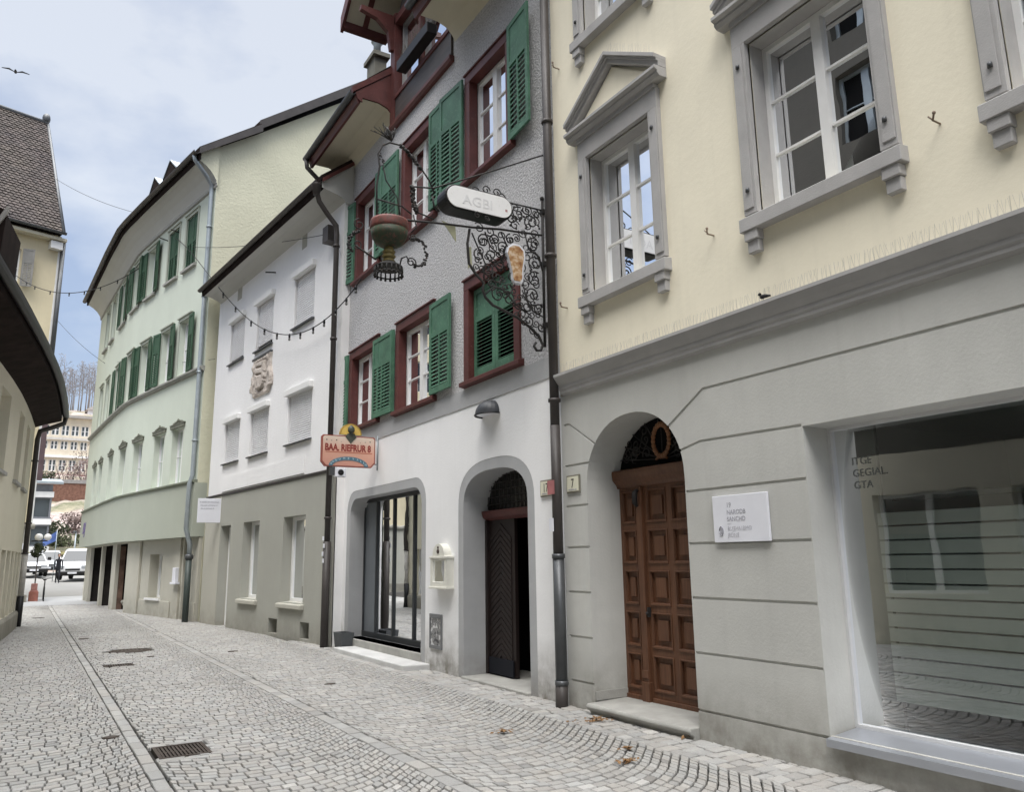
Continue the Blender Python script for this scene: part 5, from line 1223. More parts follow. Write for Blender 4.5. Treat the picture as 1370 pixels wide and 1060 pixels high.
grate(1.11, 1.53, 7.50, 7.99, 12, 'rectangular iron drain grate in the nearer part of the setts beside the drainage strip')
grate(1.24, 1.66, 14.40, 14.70, 10, 'rectangular iron drain grate lying close to the round manhole cover')
t = thing('manhole_cover', 'round iron manhole cover in the setts further up the lane', 'manhole cover', (1.85, 16.78, 0))
m = MB(); m.lathe([(.36, -.03), (.36, .004), (.33, .004), (.33, -.004), (.01, -.004)], 1.85, 16.78, 28); 
for k in range(-4, 5): h = math.sqrt(max(.01, .31 ** 2 - (k * .065) ** 2)); m.box(1.85 + k * .065 - .015, 1.85 + k * .065 + .015, 16.78 - h, 16.78 + h, -.004, .0)
mk('cover_plate', m, M['grate_iron'], t)
for x, y, w, l, lab in ((.845, 8.67, .15, .09, 'small iron valve cover left of the drainage strip near the large grate'), (3.39, 15.37, .18, .10, 'small iron valve cover before the taupe ground floor'), (1.26, 20.03, .2, .14, 'small iron valve cover on the bend of the drainage strip'), (.53, 28.75, .36, .2, 'flat iron cover near the far end of the lane'), (2.03, 15.46, .12, .09, 'tiny iron cap right of the far drain grate'), (3.58, 10.54, .15, .08, 'small iron valve cover before the granite step')):
    t = thing('valve_cover', lab, 'valve cover', (x, y, 0), 'small iron covers in the setts'); m = MB()
    m.lathe([(w / 2, -.03), (w / 2, .009), (w / 2 - .015, .012), (.01, .012)], x, y, 12, 0, 1, l / w); mk('cover_plate', m, M['grate_iron'], t)
def leaves(c, n, r, label):
    m = MB(); random.seed(int(c[0] * 100))
    for k in range(n):
        a, q = random.uniform(0, 6.28), abs(random.gauss(0, r)); x, y, z = c[0] + q * math.cos(a), c[1] + q * .6 * math.sin(a), .010 + random.random() * .022
        s, e = random.uniform(.012, .026), random.uniform(0, 6.28); w = Vector((math.cos(e), math.sin(e), random.uniform(-.5, .5))) * s; h = Vector((-math.sin(e), math.cos(e), random.uniform(-.5, .5))) * s * .6
        p = Vector((x, y, z)); m.face([p - w, p - h, p + w, p + h])
    tag(mk('fallen_leaves', m, M['leaf_brown'], loc=(c[0], c[1], 0)), label, 'leaves', 'heaps of dead leaves', 'stuff')
leaves((4.98, 6.62), 90, .13, 'brown dead leaves scattered before the doorstep of the brown door')
leaves((4.20, 5.20), 55, .05, 'compact brown leaf heap on the setts nearest the camera')
leaves((4.45, 5.52), 26, .05, 'few dark leaves between the doorstep and the compact heap')
leaves((3.94, 6.69), 60, .05, 'dark brown leaf clump out in the arched setts'); leaves((5.17, 5.55), 14, .04, 'few leaves against the right end of the doorstep')

# ================================================================== STRING LIGHTS AND WIRES
def cable(name, label, A, B, sag, bulbs, r, group, cat, skew=0.0):
    A, B = Vector(A), Vector(B); t = thing(name, label, cat, A, group); P = []
    drop = lambda s: sag * 4 * s * (1 - s) * (1 + skew * (s - .5))
    for k in range(41):
        s = k / 40; p = A.lerp(B, s); p.z -= drop(s); P.append(p)
    mk('cable', MB().tube(P, r, 5), M['black'], t)
    for s in bulbs:
        p = A.lerp(B, s); p.z -= drop(s)
        o = mk('bulb_socket', MB().lathe([(.022, -.08), (.026, -.02), (.016, .02)], p.x, p.y, 8, p.z), M['black'], t)
        m = MB(); m.ball((p.x, p.y, p.z - .11), .027, 8, 6, (1, 1, 1.25)); mk('bulb', m, M['bulb'], o)
M['bulb'] = flat('smoky_glass_bulb', (.10, .10, .095), .2, .5)
A_ = Vector((3.3, 26.6, 12.15)); B_ = Vector((5.1, 13.9, 6.95))
cable('string_light', 'string of bulbs hanging in front of the white house with the roller blinds', A_, B_, 1.62, [.39, .47, .56, .63, .69, .745, .79, .84, .88, .92, .955, .985], .012, 'festoon bulb strings over the lane', 'string light', 1.5)
cable('string_light', 'string of bulbs crossing the sky between the left roofs and the green house', (-1.5, 39.2, 14.1), (2.62, 30.5, 12.25), .9, [.12, .2, .34, .5, .62, .74, .86], .016, 'festoon bulb strings over the lane', 'string light')
cable('overhead_wire', 'thin wire crossing the open sky high between the tiled roof and the green house', (-.37, 40, 19.3), NF.pt(7.6, -.6, 14.6), .25, [], .010, 'thin overhead wires', 'wire')
cable('overhead_wire', 'thin wire low in the sky gap below the bulb string', (.1, 40, 12.7), NF.pt(13.5, .05, 10.0), .15, [], .008, 'thin overhead wires', 'wire')
cable('overhead_wire', 'thin wire spanning before the yellow gable wall', NF.pt(1.5, .05, 11.3), WF.pt(.4, .1, 8.4), .12, [], .008, 'thin overhead wires', 'wire')
cable('overhead_wire', 'thin wire along the green facade under the top floor', NF.pt(9.5, .1, 9.2), WF.pt(8.2, .1, 7.3), .1, [], .007, 'thin overhead wires', 'wire')

# ================================================================== VEHICLES, PERSON, BICYCLE
def vehicle(name, label, cat, loc, rz, L_, W_, H_, van=True, group=None):
    t = thing(name, label, cat, loc, group); c, s = math.cos(rz), math.sin(rz)
    f = Fn(lambda x, y, z: (loc[0] + x * c - y * s, loc[1] + x * s + y * c, loc[2] + z))       # x = length (front at -x), y = width
    h = L_ / 2
    if van: side = [(-h, .40), (-h + .02, .80), (-h + .18, 1.0), (-h + .95, 1.16), (-h + 1.62, H_ - .10), (-h + 1.9, H_), (h - .2, H_), (h - .04, H_ - .15), (h, .9), (h, .38)]
    else: side = [(-h, .38), (-h + .03, .72), (-h + .25, .84), (-h + 1.15, .98), (-h + 1.85, H_ - .06), (-h + 2.15, H_), (h - .9, H_ - .02), (h - .3, H_ - .16), (h - .06, 1.05), (h, .80), (h, .36)]
    m = MB(f); hw_ = W_ / 2
    def ins(z): return hw_ - (0.0 if z < 1.0 else (z - 1.0) / max(.1, H_ - 1.0) * .16) - (.05 if z < .45 else 0)
    n = len(side)
    rings = []
    for yk in (-1, -.86, .86, 1):
        rr = []
        for x, z in side:
            k = .05 if abs(yk) == 1 else 0
            rr.append(m.vert(x * (1 - k * .5), yk * ins(z), z - (k * .6 if z > H_ - .3 else 0)))
        rings.append(rr)
    for a, b in zip(rings, rings[1:]):
        for i in range(n): m.sm.add(len(m.f)); m.f.append([a[i], a[(i + 1) % n], b[(i + 1) % n], b[i]])
    m.f.append(rings[0][::-1]); m.f.append(rings[-1])
    mk('body', m, M['car_white'], t, .03, 2)
    if van: a, b = (-h + .98, 1.19), (-h + 1.60, H_ - .14)
    else: a, b = (-h + 1.2, 1.02), (-h + 1.82, H_ - .10)
    def on(p, q, u, off): return (p[0] + (q[0] - p[0]) * u - off * .8, p[1] + (q[1] - p[1]) * u + off * .55)
    p, q = on(a, b, 0, .02), on(a, b, 1, .02)
    m = MB(f); m.face([(p[0], -ins(p[1]) * .90, p[1]), (p[0], ins(p[1]) * .90, p[1]), (q[0], ins(q[1]) * .88, q[1]), (q[0], -ins(q[1]) * .88, q[1])]); mk('windscreen', m, M['car_glass'], t)
    for sd in (-1, 1):
        m = MB(f); z0, z1 = 1.08, H_ - .20; xa = -h + (1.35 if van else 1.6)
        m.face([(xa, sd * (ins(z0) + .012), z0), (xa + 1.05, sd * (ins(z0) + .012), z0), (xa + 1.05, sd * (ins(z1) + .012), z1), (xa + .38, sd * (ins(z1) + .012), z1)]); mk('side_window', m, M['car_glass'], t)
        m = MB(f); m.box(-h - .005, -h + .2, sd * (hw_ - .32) - .17, sd * (hw_ - .32) + .17, .70, .92) if van else m.box(-h - .0, -h + .3, sd * (hw_ - .30) - .2, sd * (hw_ - .30) + .2, .66, .80); mk('headlight', m, flat('headlight_glass', (.35, .37, .4), .1, .6), t, .03)
        m = MB(f); m.box(-h + 1.25, -h + 1.4, sd * (hw_ + .12) - .11, sd * (hw_ + .12) + .11, 1.1, 1.34); mk('wing_mirror', m, M['black'], t, .03)
        for xw in (-h + .85, h - .85):
            fw = Fn(lambda x, y, z, sd=sd, xw=xw: f.f(xw + x, sd * (hw_ - .10) + sd * z, .33 + y))
            w = mk('wheel', MB(fw).lathe([(.2, -.1), (.31, -.1), (.33, -.06), (.33, .06), (.31, .1), (.2, .1)], 0, 0, 18), M['tyre'], t)
            mk('rim', MB(fw).lathe([(.20, .07), (.19, .105), (.05, .11)], 0, 0, 12), M['pipe_grey'], w)
    m = MB(f); m.box(-h - .05, -h + .3, -hw_ + .04, hw_ - .04, .28, .56); mk('bumper', m, M['black'], t, .05)
    m = MB(f); m.box(-h - .01, -h + .2, -.42, .42, .60, .72); mk('grille', m, M['black'], t, .02)
    m = MB(f); m.box(-h - .06, -h - .045, -.26, .26, .40, .51); mk('number_plate', m, M['panel_white'], t)
    return t
g58 = gz_(58)
vehicle('white_van', 'white van with dark windscreen parked half behind the green house', 'van', (3.25, 60, gz_(60)), R(90 - 14), 4.9, 1.95, 1.98)
vehicle('white_minivan', 'white minivan facing the lane left of the larger van', 'minivan', (1.55, 70.0, gz_(70)), R(88), 4.3, 1.78, 1.72, False)
vehicle('white_car', 'white car partly hidden by the corner of the tiled roof house', 'car', (.45, 66.0, gz_(66)), R(95), 4.3, 1.75, 1.62, False)
# person walking between the vehicles
pz = gz_(55.5)
t = thing('person', 'person in dark clothes walking between the two white vans', 'person', (1.80, 55.5, pz))
def skin_mesh(name, joints, edges, mat, parent, sub=1):
    me = bpy.data.meshes.new(name); me.from_pydata([Vector(j[:3]) for j in joints], edges, []); o = bpy.data.objects.new(name, me); col.objects.link(o); o.parent = parent
    s = o.modifiers.new('skin', 'SKIN'); 
    for i, j in enumerate(joints): me.skin_vertices[0].data[i].radius = (j[3], j[4] if len(j) > 4 else j[3])
    me.skin_vertices[0].data[0].use_root = True
    u = o.modifiers.new('sub', 'SUBSURF'); u.levels = sub; u.render_levels = sub
    me.materials.append(mat); ORG[o.name] = ORG[parent.name]; return o
J = [(0, 0, .92, .13, .10), (0, 0, 1.12, .13, .09), (0, 0, 1.36, .165, .10), (0, 0, 1.46, .055), (0, .01, 1.54, .05), (0, .0, 1.62, .075, .085), (0, 0, 1.71, .06, .07),
     (.07, -.02, .82, .075), (.075, -.14, .48, .055), (.075, -.10, .10, .04), (.075, -.22, .05, .035), (-.07, .02, .82, .075), (-.075, .08, .48, .055), (-.075, .26, .13, .04), (-.075, .18, .05, .035),
     (.185, 0, 1.38, .05), (.21, .08, 1.10, .04), (.20, -.02, .86, .034), (.20, -.04, .78, .028), (-.185, 0, 1.38, .05), (-.21, -.06, 1.10, .04), (-.20, -.16, .88, .034), (-.20, -.2, .80, .028)]
Eg = [(0, 1), (1, 2), (2, 3), (3, 4), (4, 5), (5, 6), (0, 7), (7, 8), (8, 9), (9, 10), (0, 11), (11, 12), (12, 13), (13, 14), (2, 15), (15, 16), (16, 17), (17, 18), (2, 19), (19, 20), (20, 21), (21, 22)]
if not hasattr(bpy.data.meshes.new('probe_mesh'), 'skin_vertices'): pass
def make_body():
    me = bpy.data.meshes.new('body'); bm = bmesh.new(); lay = bm.verts.layers.skin.verify()
    vs = [bm.verts.new(j[:3]) for j in J]
    for a, b in Eg: bm.edges.new((vs[a], vs[b]))
    for v_, j in zip(vs, J): v_[lay].radius = (j[3], j[4] if len(j) > 4 else j[3])
    vs[0][lay].use_root = True; bm.to_mesh(me); bm.free()
    o = bpy.data.objects.new('body', me); col.objects.link(o); o.parent = t; me.materials.append(flat('dark_clothing', (.022, .022, .028), .85))
    o.modifiers.new('skin', 'SKIN'); u = o.modifiers.new('sub', 'SUBSURF'); u.levels = 1; u.render_levels = 1; ORG[o.name] = ORG[t.name]; return o
make_body()
m = MB(Fn(lambda x, y, z: (1.80 + x, 55.5 + y, pz + z))); m.ball((0, -.075, 1.635), .075, 10, 8, (.85, .55, 1.15)); mk('face', m, flat('skin_tone', (.42, .26, .19), .6), t)
m = MB(Fn(lambda x, y, z: (1.80 + x, 55.5 + y, pz + z))); m.ball((0, .015, 1.69), .105, 10, 8, (.9, 1, .95)); mk('hair', m, flat('dark_hair', (.02, .015, .012), .7), t)
for q in (bpy.data.meshes.get('probe_mesh'),):
    if q: bpy.data.meshes.remove(q)
# clipped bush in a terracotta trough, bicycle behind it
def foliage(m, c, rad, n, size, seed, lump=.35):
    random.seed(seed); cl = [(random.gauss(0, .5), random.gauss(0, .5), random.gauss(0, .5), random.uniform(.3, .7)) for _ in range(9)]
    k = 0
    while k < n:
        q = random.choice(cl); d = Vector((random.gauss(0, 1), random.gauss(0, 1), random.gauss(0, 1))).normalized() * random.random() ** .4 * q[3]
        p = Vector((q[0] * lump * 2, q[1] * lump * 2, q[2] * lump * 2)) + d
        if p.length > 1: p *= random.uniform(.75, 1) / p.length
        p = Vector((c[0] + p.x * rad[0], c[1] + p.y * rad[1], c[2] + p.z * rad[2])); s = size * random.uniform(.6, 1.3)
        a = Vector((random.gauss(0, 1), random.gauss(0, 1), random.gauss(0, 1))).normalized() * s; b_ = a.orthogonal().normalized() * s * .55
        m.face([p - a, p - b_, p + a, p + b_]); k += 1
M['leaf_dark'] = leafy('dark_evergreen_leaves', (.028, .04, .018), (.06, .07, .035)); M['leaf_olive'] = leafy('olive_shrub_leaves', (.06, .075, .035), (.13, .14, .075)); M['leaf_winter'] = leafy('winter_twig_leaves', (.12, .085, .075), (.22, .165, .15)); M['leaf_yellow'] = leafy('yellowish_hedge_leaves', (.22, .20, .09), (.33, .30, .16))
t = thing('potted_tree', 'clipped round evergreen on a thin stem in a reddish trough at the house corner', 'potted tree', (.52, 40.6, 0))
mk('trunk', MB().tube([(.5, 40.6, .4), (.49, 40.6, 1.2), (.5, 40.6, 2.1)], .03, 6), M['bark'], t); m = MB(); foliage(m, (.5, 40.6, 2.25), (.34, .34, .38), 900, .05, 3, .3); mk('crown', m, M['leaf_dark'], t)
m = MB(); m.slab([(.30, 40.4), (.66, 40.4), (.66, 40.8), (.30, 40.8)], .04, .46); mk('pot', m, paint('reddish_terracotta', (.40, .16, .12), .8, .3, 12), t, .02)
m = MB(); m.box(.33, .63, 40.42, 40.8, .46, .52); m.box(.36, .6, 40.45, 40.75, .52, .8); mk('flower_crate', m, paint('pink_red_crate', (.45, .22, .19), .8, .4, 8), t, .02)
t = thing('bicycle', 'dark bicycle seen end-on beside the reddish trough', 'bicycle', (.86, 40.7, 0))
for yy in (40.2, 41.25):
    fw = Fn(lambda x, y, z, yy=yy: (.86 + z, yy + x, .34 + y)); w = mk('wheel', MB(fw).lathe([(.29, -.02), (.33, -.02), (.34, 0), (.33, .02), (.29, .02), (.29, -.02)], 0, 0, 24), M['tyre'], t)
    m = MB(fw)
    for k in range(8): m.tube([(0, 0, 0), (.3 * math.cos(k * .785), .3 * math.sin(k * .785), 0)], .004, 3)
    mk('spokes', m, M['pipe_grey'], w)
m = MB()
for p in (((.86, 40.2, .34), (.86, 40.36, .95)), ((.86, 40.34, .85), (.86, 40.75, .36)), ((.86, 40.75, .36), (.86, 40.98, .9)), ((.86, 40.35, .82), (.86, 40.95, .84)), ((.86, 41.25, .34), (.86, 40.75, .36)), ((.86, 41.25, .34), (.86, 40.96, .82))): m.tube(p, .018, 6)
mk('frame', m, M['iron'], t); mk('handlebar', MB().tube([(.58, 40.4, 1.02), (.74, 40.36, 1.0), (.86, 40.36, .97), (.98, 40.36, 1.0), (1.14, 40.4, 1.02)], .015, 6), M['iron'], t); m = MB(); m.ball((.86, 41.0, .95), .11, 8, 5, (.7, 1.2, .4)); mk('saddle', m, M['black'], t)
t = thing('banner_flag', 'blue flag on a thin pole at the edge of the square', 'flag', (.98, 58, gz_(58)))
mk('flag_pole', MB().tube([(1.62, 58, gz_(58)), (1.62, 58, 3.75)], .025, 6), M['pipe_grey'], t)
m = MB(); 
for k in range(10):
    x0_, x1_ = 1.6 - k * .07, 1.6 - (k + 1) * .07; yy = lambda x: 58 + .08 * math.sin(x * 9); dz = lambda x: -(1.6 - x) * .75
    m.sm.add(len(m.f)); m.face([(x0_, yy(x0_), 3.05 + dz(x0_) * .7), (x1_, yy(x1_), 3.05 + dz(x1_) * .7), (x1_, yy(x1_), 3.65 + dz(x1_)), (x0_, yy(x0_), 3.65 + dz(x0_))])
mk('flag_cloth', m, paint('blue_cloth', (.10, .17, .45), .8, .3, 6), t)
t = thing('street_lamp', 'slim grey street lamp post behind the vans', 'street lamp', (2.95, 64, gz_(64)))
mk('post', MB().tube([(2.95, 64, gz_(64)), (2.95, 64, 3.8)], [.06, .04], 8), M['pipe_grey'], t); m = MB(); m.box(2.75, 3.0, 63.9, 64.1, 3.78, 3.88); mk('lamp_head', m, M['zinc'], t, .02)

# ================================================================== HILLSIDE AND WHAT STANDS ON IT
prof = [(75, 1.0), (78, 1.4), (82, 3.0), (92, 4.8), (97, 6.2), (108, 8.6), (113, 9.4), (113.2, 11.0), (132, 13.2), (148, 15.6), (162, 17.5), (170, 26.6), (200, 34.0), (235, 41.5), (255, 44.5), (300, 47), (420, 42), (700, 20)]
m = MB(); random.seed(14); xs = [-260, -150, -90, -55, -35, -22] + [-14 + 1.6 * k for k in range(26)] + [34, 50, 80, 130, 220, 330]
yy = []
for (a, za), (b_, zb) in zip(prof, prof[1:]):
    k = max(1, int((b_ - a) / 4)); yy += [(a + (b_ - a) * i / k, za + (zb - za) * i / k) for i in range(k)]
yy.append(prof[-1]); ids = {}
for j, (y, z) in enumerate(yy):
    for i, x in enumerate(xs):
        n_ = math.sin(x * .31 + y * .17) * .35 + math.sin(x * .9 + y * .5) * .18 + random.uniform(-.12, .12)
        ids[i, j] = m.vert(x, y, z - abs(x - 5) * .012 * (1 if y > 100 else 0) + n_ * min(1, max(0, (y - 78) / 15)))
for i in range(len(xs) - 1):
    for j in range(len(yy) - 1): m.sm.add(len(m.f)); m.f.append([ids[i, j], ids[i + 1, j], ids[i + 1, j + 1], ids[i, j + 1]])
hm, nt, b, o_ = new_mat('winter_hillside'); v = coords(nt)
rock = mixc(nt, ramp(nt, noise(nt, v, 1.2, 7, .7), [(.4, 0), (.6, 1)]), (.22, .165, .15), (.48, .41, .38))
grass = mixc(nt, ramp(nt, noise(nt, v, .5, 7, .7), [(.4, 0), (.62, 1)]), (.10, .11, .06), (.27, .24, .17))
nt.links.new(mixc(nt, ramp(nt, noise(nt, v, .12, 5, .6), [(.4, 0), (.6, 1)]), rock, grass), b.inputs['Base Color']); b.inputs['Roughness'].default_value = 1; bump(nt, b, noise(nt, v, 1.5, 6), .8, .4)
tag(mk('hillside', m, hm, loc=(5, 75, 0)), 'steep winter hillside with pale rock and brown scrub behind the square', None, kind='structure')
FX = lambda y: Frame([(14, y), (-8, y)])      # faces the camera, u runs from right to left
fr = FX(110.5); rw = thing('retaining_wall', 'long reddish brown retaining wall halfway up the slope', 'wall', (5, 110.5, 9))
mk('wall', MB(fr).box(-4, 22, -1, 0, 7.5, 11.3), paint('red_brown_stonework', (.20, .105, .075), .95, .45, 6, .4), rw); mk('coping', MB(fr).box(-4, 22, -1.05, .1, 11.3, 11.75), paint('grey_coping', (.28, .27, .26), .9), rw)
fr = FX(76.5); hd = thing('low_wall', 'low yellowish wall with hedge along the back of the square', 'wall', (3, 76.5, 1))
mk('wall', MB(fr).box(4, 18, -.3, 0, .6, 2.1), paint('yellowish_render', (.46, .42, .28), .9, .25, 4), hd); m = MB(); 
for k in range(9): foliage(m, (-3 + k * 1.4, 76.8, 2.35), (.95, .4, .4), 260, .10, 40 + k)
mk('hedge', m, M['leaf_yellow'], hd)
def far_building(name, label, y, x0, x1, z0, z1, rows, depth, wallm, rm):
    t = thing(name, label, 'building', ((x0 + x1) / 2, y, z0)); f = Frame([(x1, y), (x0, y)]); W_ = x1 - x0; m = MB(f); hs = []
    for za, zb, n, fill in rows:
        p = W_ / n
        for k in range(n): hs.append(rect(p * (k + (1 - fill) / 2), p * (k + (1 + fill) / 2), za, zb))
    m.wall(rect(0, W_, z0, z1), [(h, .25) for h in hs]); shell(m, 0, W_, -depth, z0, z1); mk('wall', m, wallm, t)
    for h in hs:
        a, b, c, d = h[0][0], h[1][0], h[0][1], h[2][1]
        w = mk('window', sash(f, a, b, c, d, -.2, .12, 1, True, .06, .08), M['white_paint'], t); mk('pane', MB(f).face([(a, -.24, c), (b, -.24, c), (b, -.24, d), (a, -.24, d)]), flat('far_pane', (.06, .075, .085), .1, .5) if 'far_pane' not in M else M['far_pane'], w)
    m = MB(f); m.extrude([(.8, z1), (.8, z1 + .45), (-depth - .8, z1 + .45), (-depth - .8, z1)], -.8, W_ + .8); mk('roof', m, rm, t); return t, f
M['far_pane'] = flat('far_window_pane', (.06, .075, .085), .1, .5)
t, f = far_building('hillside_school', 'long beige building with two rows of white windows on the hill', 152, -7, 13.5, 13.5, 26.0, [(16.9, 18.9, 14, .72), (20.6, 22.1, 14, .72), (23.0, 24.8, 14, .8)], 10, plaster('beige_far_wall', (.70, .63, .51), 3, .2, .02, 0, .15, .12), paint('grey_far_roof', (.36, .34, .32), .9))  # beige wall colour paled to stand in for haze over the hill
mk('band', MB(f).box(-.3, 20.8, 0, .35, 22.2, 22.6), paint('white_band', (.55, .53, .50), .9), t); mk('band', MB(f).box(-.3, 20.8, 0, .35, 19.2, 19.6), M['white_paint'], t); mk('balcony_rail', MB(f).box(-.3, 20.8, .02, .5, 15.3, 16.4), paint('red_brown_rail', (.26, .11, .10), .9), t)
t = thing('modern_building', 'grey modern building with white floor bands beside the slope', 'building', (-3, 78, 0)); f = Frame([(1.55, 78), (-9, 78)])
m = MB(f); m.wall(rect(0, 10, 0, 8.3), [(rect(.15 + k * 1.3, 1.35 + k * 1.3, z, z + 1.55), .2) for k in range(7) for z in (.9, 3.2, 5.55)]); shell(m, 0, 10, -9, 0, 8.3); mk('wall', m, paint('dark_grey_cladding', (.17, .18, .20), .7, .2), t)
for z in (.9, 3.2, 5.55):
    for k in range(7): a = .15 + k * 1.3; mk('window', MB(f).face([(a, -.18, z), (a + 1.2, -.18, z), (a + 1.2, -.18, z + 1.55), (a, -.18, z + 1.55)]), M['far_pane'], t)
for z in (2.6, 4.9, 7.2): mk('floor_band', MB(f).box(-.12, 10, -.1, .12, z, z + .48), M['white_paint'], t)
mk('roof', MB(f).extrude([(.6, 8.3), (.6, 8.5), (-9, 9.6), (-9, 9.3)], -.75, 10.4), M['pipe_grey'], t)
# more hillside houses and terrace walls
t = thing('terrace_wall', 'pale terrace wall stepping across the upper slope', 'wall', (6, 168, 24)); mk('wall', MB(FX(167)).box(-12, 26, -1, 0, 22, 27.6), plaster('pale_terrace', (.50, .46, .42), 2, .5, .1, 0, .3, .3), t)
t = thing('hill_house', 'small white house high on the hill below the bare trees', 'house', (12.4, 215, 36)); m = MB(FX(215)); m.box(-.5, 4, -5, 0, 35, 38.6); mk('wall', m, M['white_wall'], t); m = MB(FX(215)); m.prism([(-1, 38.5), (4.5, 38.5), (1.75, 40.4)], -5.5, .5); mk('roof', m, paint('pale_hill_roof', (.42, .40, .38), .9), t)
# shrubs on the slope
spots = [(1.6, 84, 3.4, 1.3, 'leaf_olive'), (3.2, 83, 3.2, 1.5, 'leaf_olive'), (4.9, 85, 3.8, 1.6, 'leaf_dark'), (2.4, 88, 4.6, 1.4, 'leaf_dark'), (6.4, 86, 4.0, 1.6, 'leaf_olive'), (-.6, 85, 3.6, 1.5, 'leaf_olive'), (1.2, 92, 5.6, 1.2, 'leaf_winter'), (3.8, 93, 5.8, 1.3, 'leaf_winter'), (5.6, 94, 6.2, 1.6, 'leaf_winter'), (8.2, 90, 5.0, 1.8, 'leaf_olive'), (3.9, 116, 12.6, 2.4, 'leaf_winter'), (6.3, 118, 13.2, 2.6, 'leaf_winter'), (1.4, 117, 12.2, 1.5, 'leaf_dark'), (9.0, 118, 13.0, 2.6, 'leaf_winter'), (7.2, 138, 17.2, 3.4, 'leaf_winter')]
words = {'leaf_olive': 'olive green shrub', 'leaf_dark': 'dark evergreen shrub', 'leaf_winter': 'bare reddish brown shrub'}
place = ['behind the white minivan', 'behind the blue flag', 'above the left edge of the larger van', 'second row up behind the flag', 'mostly hidden behind the green house', 'half behind the modern building', 'on the pale rocks under the retaining wall', 'in the middle of the pale rocks', 'on the rocks near the green house corner', 'hidden low behind the green house', 'growing on top of the retaining wall', 'tall, before the right end of the long beige building', 'round, left on top of the retaining wall', 'beside the green house above the retaining wall', 'tallest, covering the right end of the beige building']
for k, (x, y, z, r, mt) in enumerate(spots):
    t = thing('shrub', f'{words[mt]} {place[k]}', 'shrub', (x, y, z - r), 'shrubs on the slope'); m = MB(); foliage(m, (x, y, z), (r, r, r * .85), 520, .17 if mt != 'leaf_winter' else .14, 60 + k, .4); mk('crown', m, M[mt], t)
    m = MB(); random.seed(k)
    for q in range(8): a = random.uniform(0, 6.28); m.tube([(x, y, z - r * 1.2), (x + r * .4 * math.cos(a), y + r * .4 * math.sin(a), z - r * .2), (x + r * .8 * math.cos(a), y + r * .8 * math.sin(a), z + r * .7)], [.05, .035, .01], 4, False)
    mk('stem', m, M['bark'], t)
# bare trees on the ridge
def bare_tree(seed, H):
    random.seed(seed); t = MB(); c = MB()
    lean = random.uniform(-.5, .5); tr = [(lean * (k / 6) ** 2 + random.uniform(-.1, .1), 0, H * k / 6) for k in range(7)]
    t.tube(tr, [.20, .17, .15, .12, .10, .07, .03], 6)
    def br(p, d, l, r, n):
        q = p + d * l; c.tube([p, (p + q) / 2 + Vector((random.uniform(-.06, .06) * l, random.uniform(-.06, .06) * l, 0)), q], [r, r * .75, r * .4], 3, False)
        if n:
            for _ in range(random.choice((3, 4))):
                e = (d + Vector((random.gauss(0, .55), random.gauss(0, .55), random.gauss(.15, .4)))).normalized(); br(p + d * l * random.uniform(.4, 1), e, l * random.uniform(.45, .7), r * .6, n - 1)
    for k in range(20):
        z = H * random.uniform(.35, .98); i = min(5, int(z / H * 6)); p = Vector(tr[i]).lerp(Vector(tr[i + 1]), z / H * 6 - i); a = random.uniform(0, 6.28)
        br(p, Vector((math.cos(a), math.sin(a), random.uniform(.3, 1.1))).normalized(), H * .13 * (1.25 - z / H) + .5, .055, 2)
    return t, c
protos = []; M['ridge_bark'] = paint('haze_paled_bark', (.27, .25, .245), .95, .3, 20, .2, .1)  # ridge bark lightened: distance haze is put into its base colour
for s in range(3):
    t, c = bare_tree(30 + s, (16.5, 18, 14.5)[s])
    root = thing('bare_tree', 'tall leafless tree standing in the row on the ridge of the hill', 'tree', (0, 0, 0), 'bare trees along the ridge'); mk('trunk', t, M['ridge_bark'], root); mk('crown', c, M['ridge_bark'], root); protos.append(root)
random.seed(77); first = [True] * 3
for k in range(24):
    x = 2.6 + k * .62 + random.uniform(-.3, .3) if k < 19 else random.uniform(-6, 22); y = random.uniform(240, 262); i = k % 3
    if first[i]: o = protos[i]; first[i] = False
    else: o = clone(protos[i])
    o.location = (x, y, 43.0 + (y - 245) * .12); s = random.uniform(.68, .95); o.scale = (s, s, s); o.rotation_euler.z = random.uniform(0, 6.28)

# ================================================================== SKY, SUN, CAMERA
w = bpy.data.worlds.new('World'); sc.world = w; w.use_nodes = True; nt = w.node_tree; bg = nt.nodes['Background']
sky = nt.nodes.new('ShaderNodeTexSky'); sky.sky_type = 'NISHITA'; sky.sun_disc = False; sky.sun_elevation = R(56); sky.sun_rotation = R(215); sky.air_density = 1.2; sky.dust_density = 2.0
tc = nt.nodes.new('ShaderNodeTexCoord'); sx = nt.nodes.new('ShaderNodeSeparateXYZ'); nt.links.new(tc.outputs['Generated'], sx.inputs[0])
mp = nt.nodes.new('ShaderNodeMapping'); mp.inputs['Scale'].default_value = (1, 1, 1.9); mp.inputs['Location'].default_value = (.35, .1, .12); nt.links.new(tc.outputs['Generated'], mp.inputs['Vector'])
n1 = noise(nt, mp.outputs[0], 2.6, 7, .52)
cl = mixc(nt, ramp(nt, n1, [(.42, 0), (.60, 1)]), (.42, .50, .68), (.86, .885, .93))
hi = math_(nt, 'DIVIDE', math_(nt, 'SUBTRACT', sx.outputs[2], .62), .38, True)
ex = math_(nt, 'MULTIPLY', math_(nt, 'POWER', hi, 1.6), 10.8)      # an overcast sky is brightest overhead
ev_ = nt.nodes.new('ShaderNodeVectorMath'); ev_.operation = 'SCALE'; ev_.inputs[0].default_value = (1.0, .985, .962); nt.links.new(ex, ev_.inputs['Scale'])
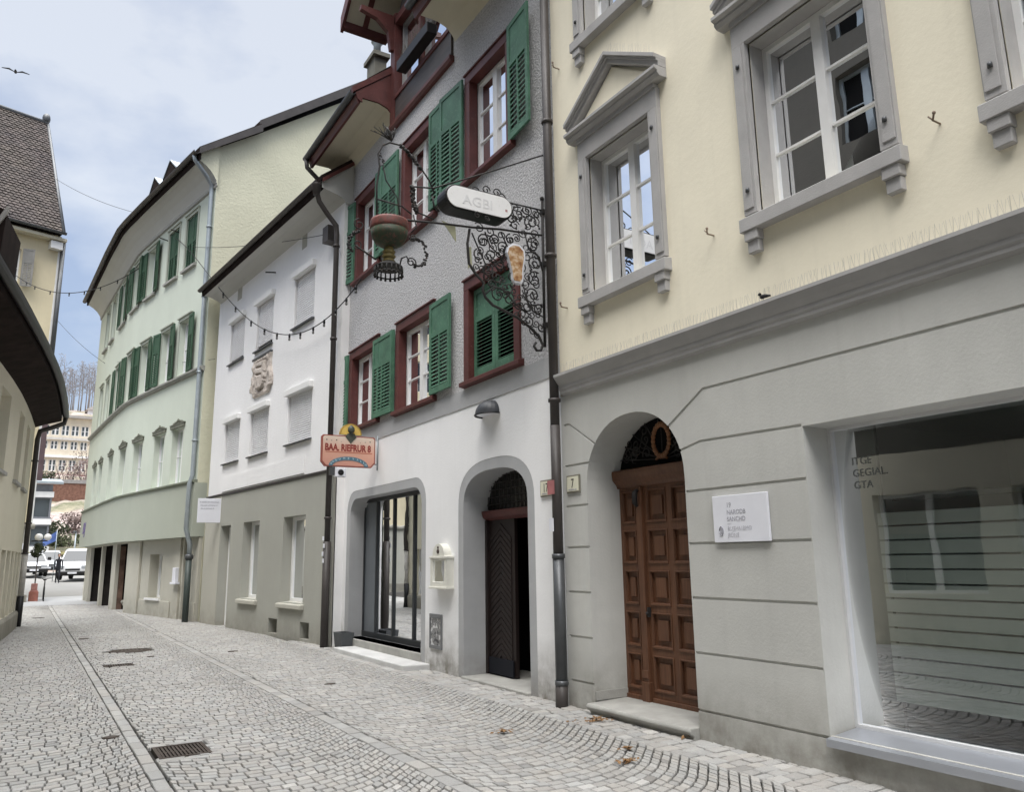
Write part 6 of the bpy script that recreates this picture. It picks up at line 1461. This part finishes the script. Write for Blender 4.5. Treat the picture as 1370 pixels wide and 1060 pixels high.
vm = nt.nodes.new('ShaderNodeVectorMath'); vm.operation = 'MULTIPLY_ADD'; nt.links.new(cl, vm.inputs[0]); vm.inputs[1].default_value = (.90, .90, .90); nt.links.new(ev_.outputs[0], vm.inputs[2])
vs = nt.nodes.new('ShaderNodeVectorMath'); vs.operation = 'SCALE'; nt.links.new(sky.outputs[0], vs.inputs[0]); vs.inputs['Scale'].default_value = .06
va = nt.nodes.new('ShaderNodeVectorMath'); va.operation = 'ADD'
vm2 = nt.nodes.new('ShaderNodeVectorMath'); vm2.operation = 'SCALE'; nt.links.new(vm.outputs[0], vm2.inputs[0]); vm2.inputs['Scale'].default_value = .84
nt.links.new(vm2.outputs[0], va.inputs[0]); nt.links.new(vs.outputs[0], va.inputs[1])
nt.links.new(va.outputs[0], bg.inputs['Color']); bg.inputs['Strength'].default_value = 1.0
sl = bpy.data.lights.new('sun', 'SUN'); sl.energy = 1.8; sl.angle = R(24); sl.color = (1, .97, .93); so = bpy.data.objects.new('sun', sl); col.objects.link(so)
el, az = R(56), R(215)       # azimuth from north (+Y) clockwise: behind the camera, to the left
sd = Vector((math.sin(az) * math.cos(el), math.cos(az) * math.cos(el), math.sin(el))); so.rotation_euler = sd.to_track_quat('Z', 'Y').to_euler(); so.location = sd * 60
cam = bpy.data.cameras.new('camera'); co = bpy.data.objects.new('camera', cam); col.objects.link(co); sc.camera = co
yaw, pit, rol = R(31.478), R(11.619), R(-.881)
f_ = Vector((math.sin(yaw) * math.cos(pit), math.cos(yaw) * math.cos(pit), math.sin(pit))); r_ = Vector((math.cos(yaw), -math.sin(yaw), 0)); u_ = r_.cross(f_)
r2 = r_ * math.cos(rol) + u_ * math.sin(rol); u2 = -r_ * math.sin(rol) + u_ * math.cos(rol)
co.matrix_world = Matrix(((r2.x, u2.x, -f_.x, 0), (r2.y, u2.y, -f_.y, 0), (r2.z, u2.z, -f_.z, 1.6), (0, 0, 0, 1)))
cam.sensor_width = 36; cam.lens = 1050.7 / 1370 * 36; cam.clip_end = 3000; cam.clip_start = .05
sc.view_settings.view_transform = 'Standard'; sc.view_settings.look = 'None'; sc.view_settings.exposure = 0; sc.view_settings.gamma = 1
sc.cycles.max_bounces = 8; sc.cycles.transparent_max_bounces = 12; sc.cycles.use_denoising = True
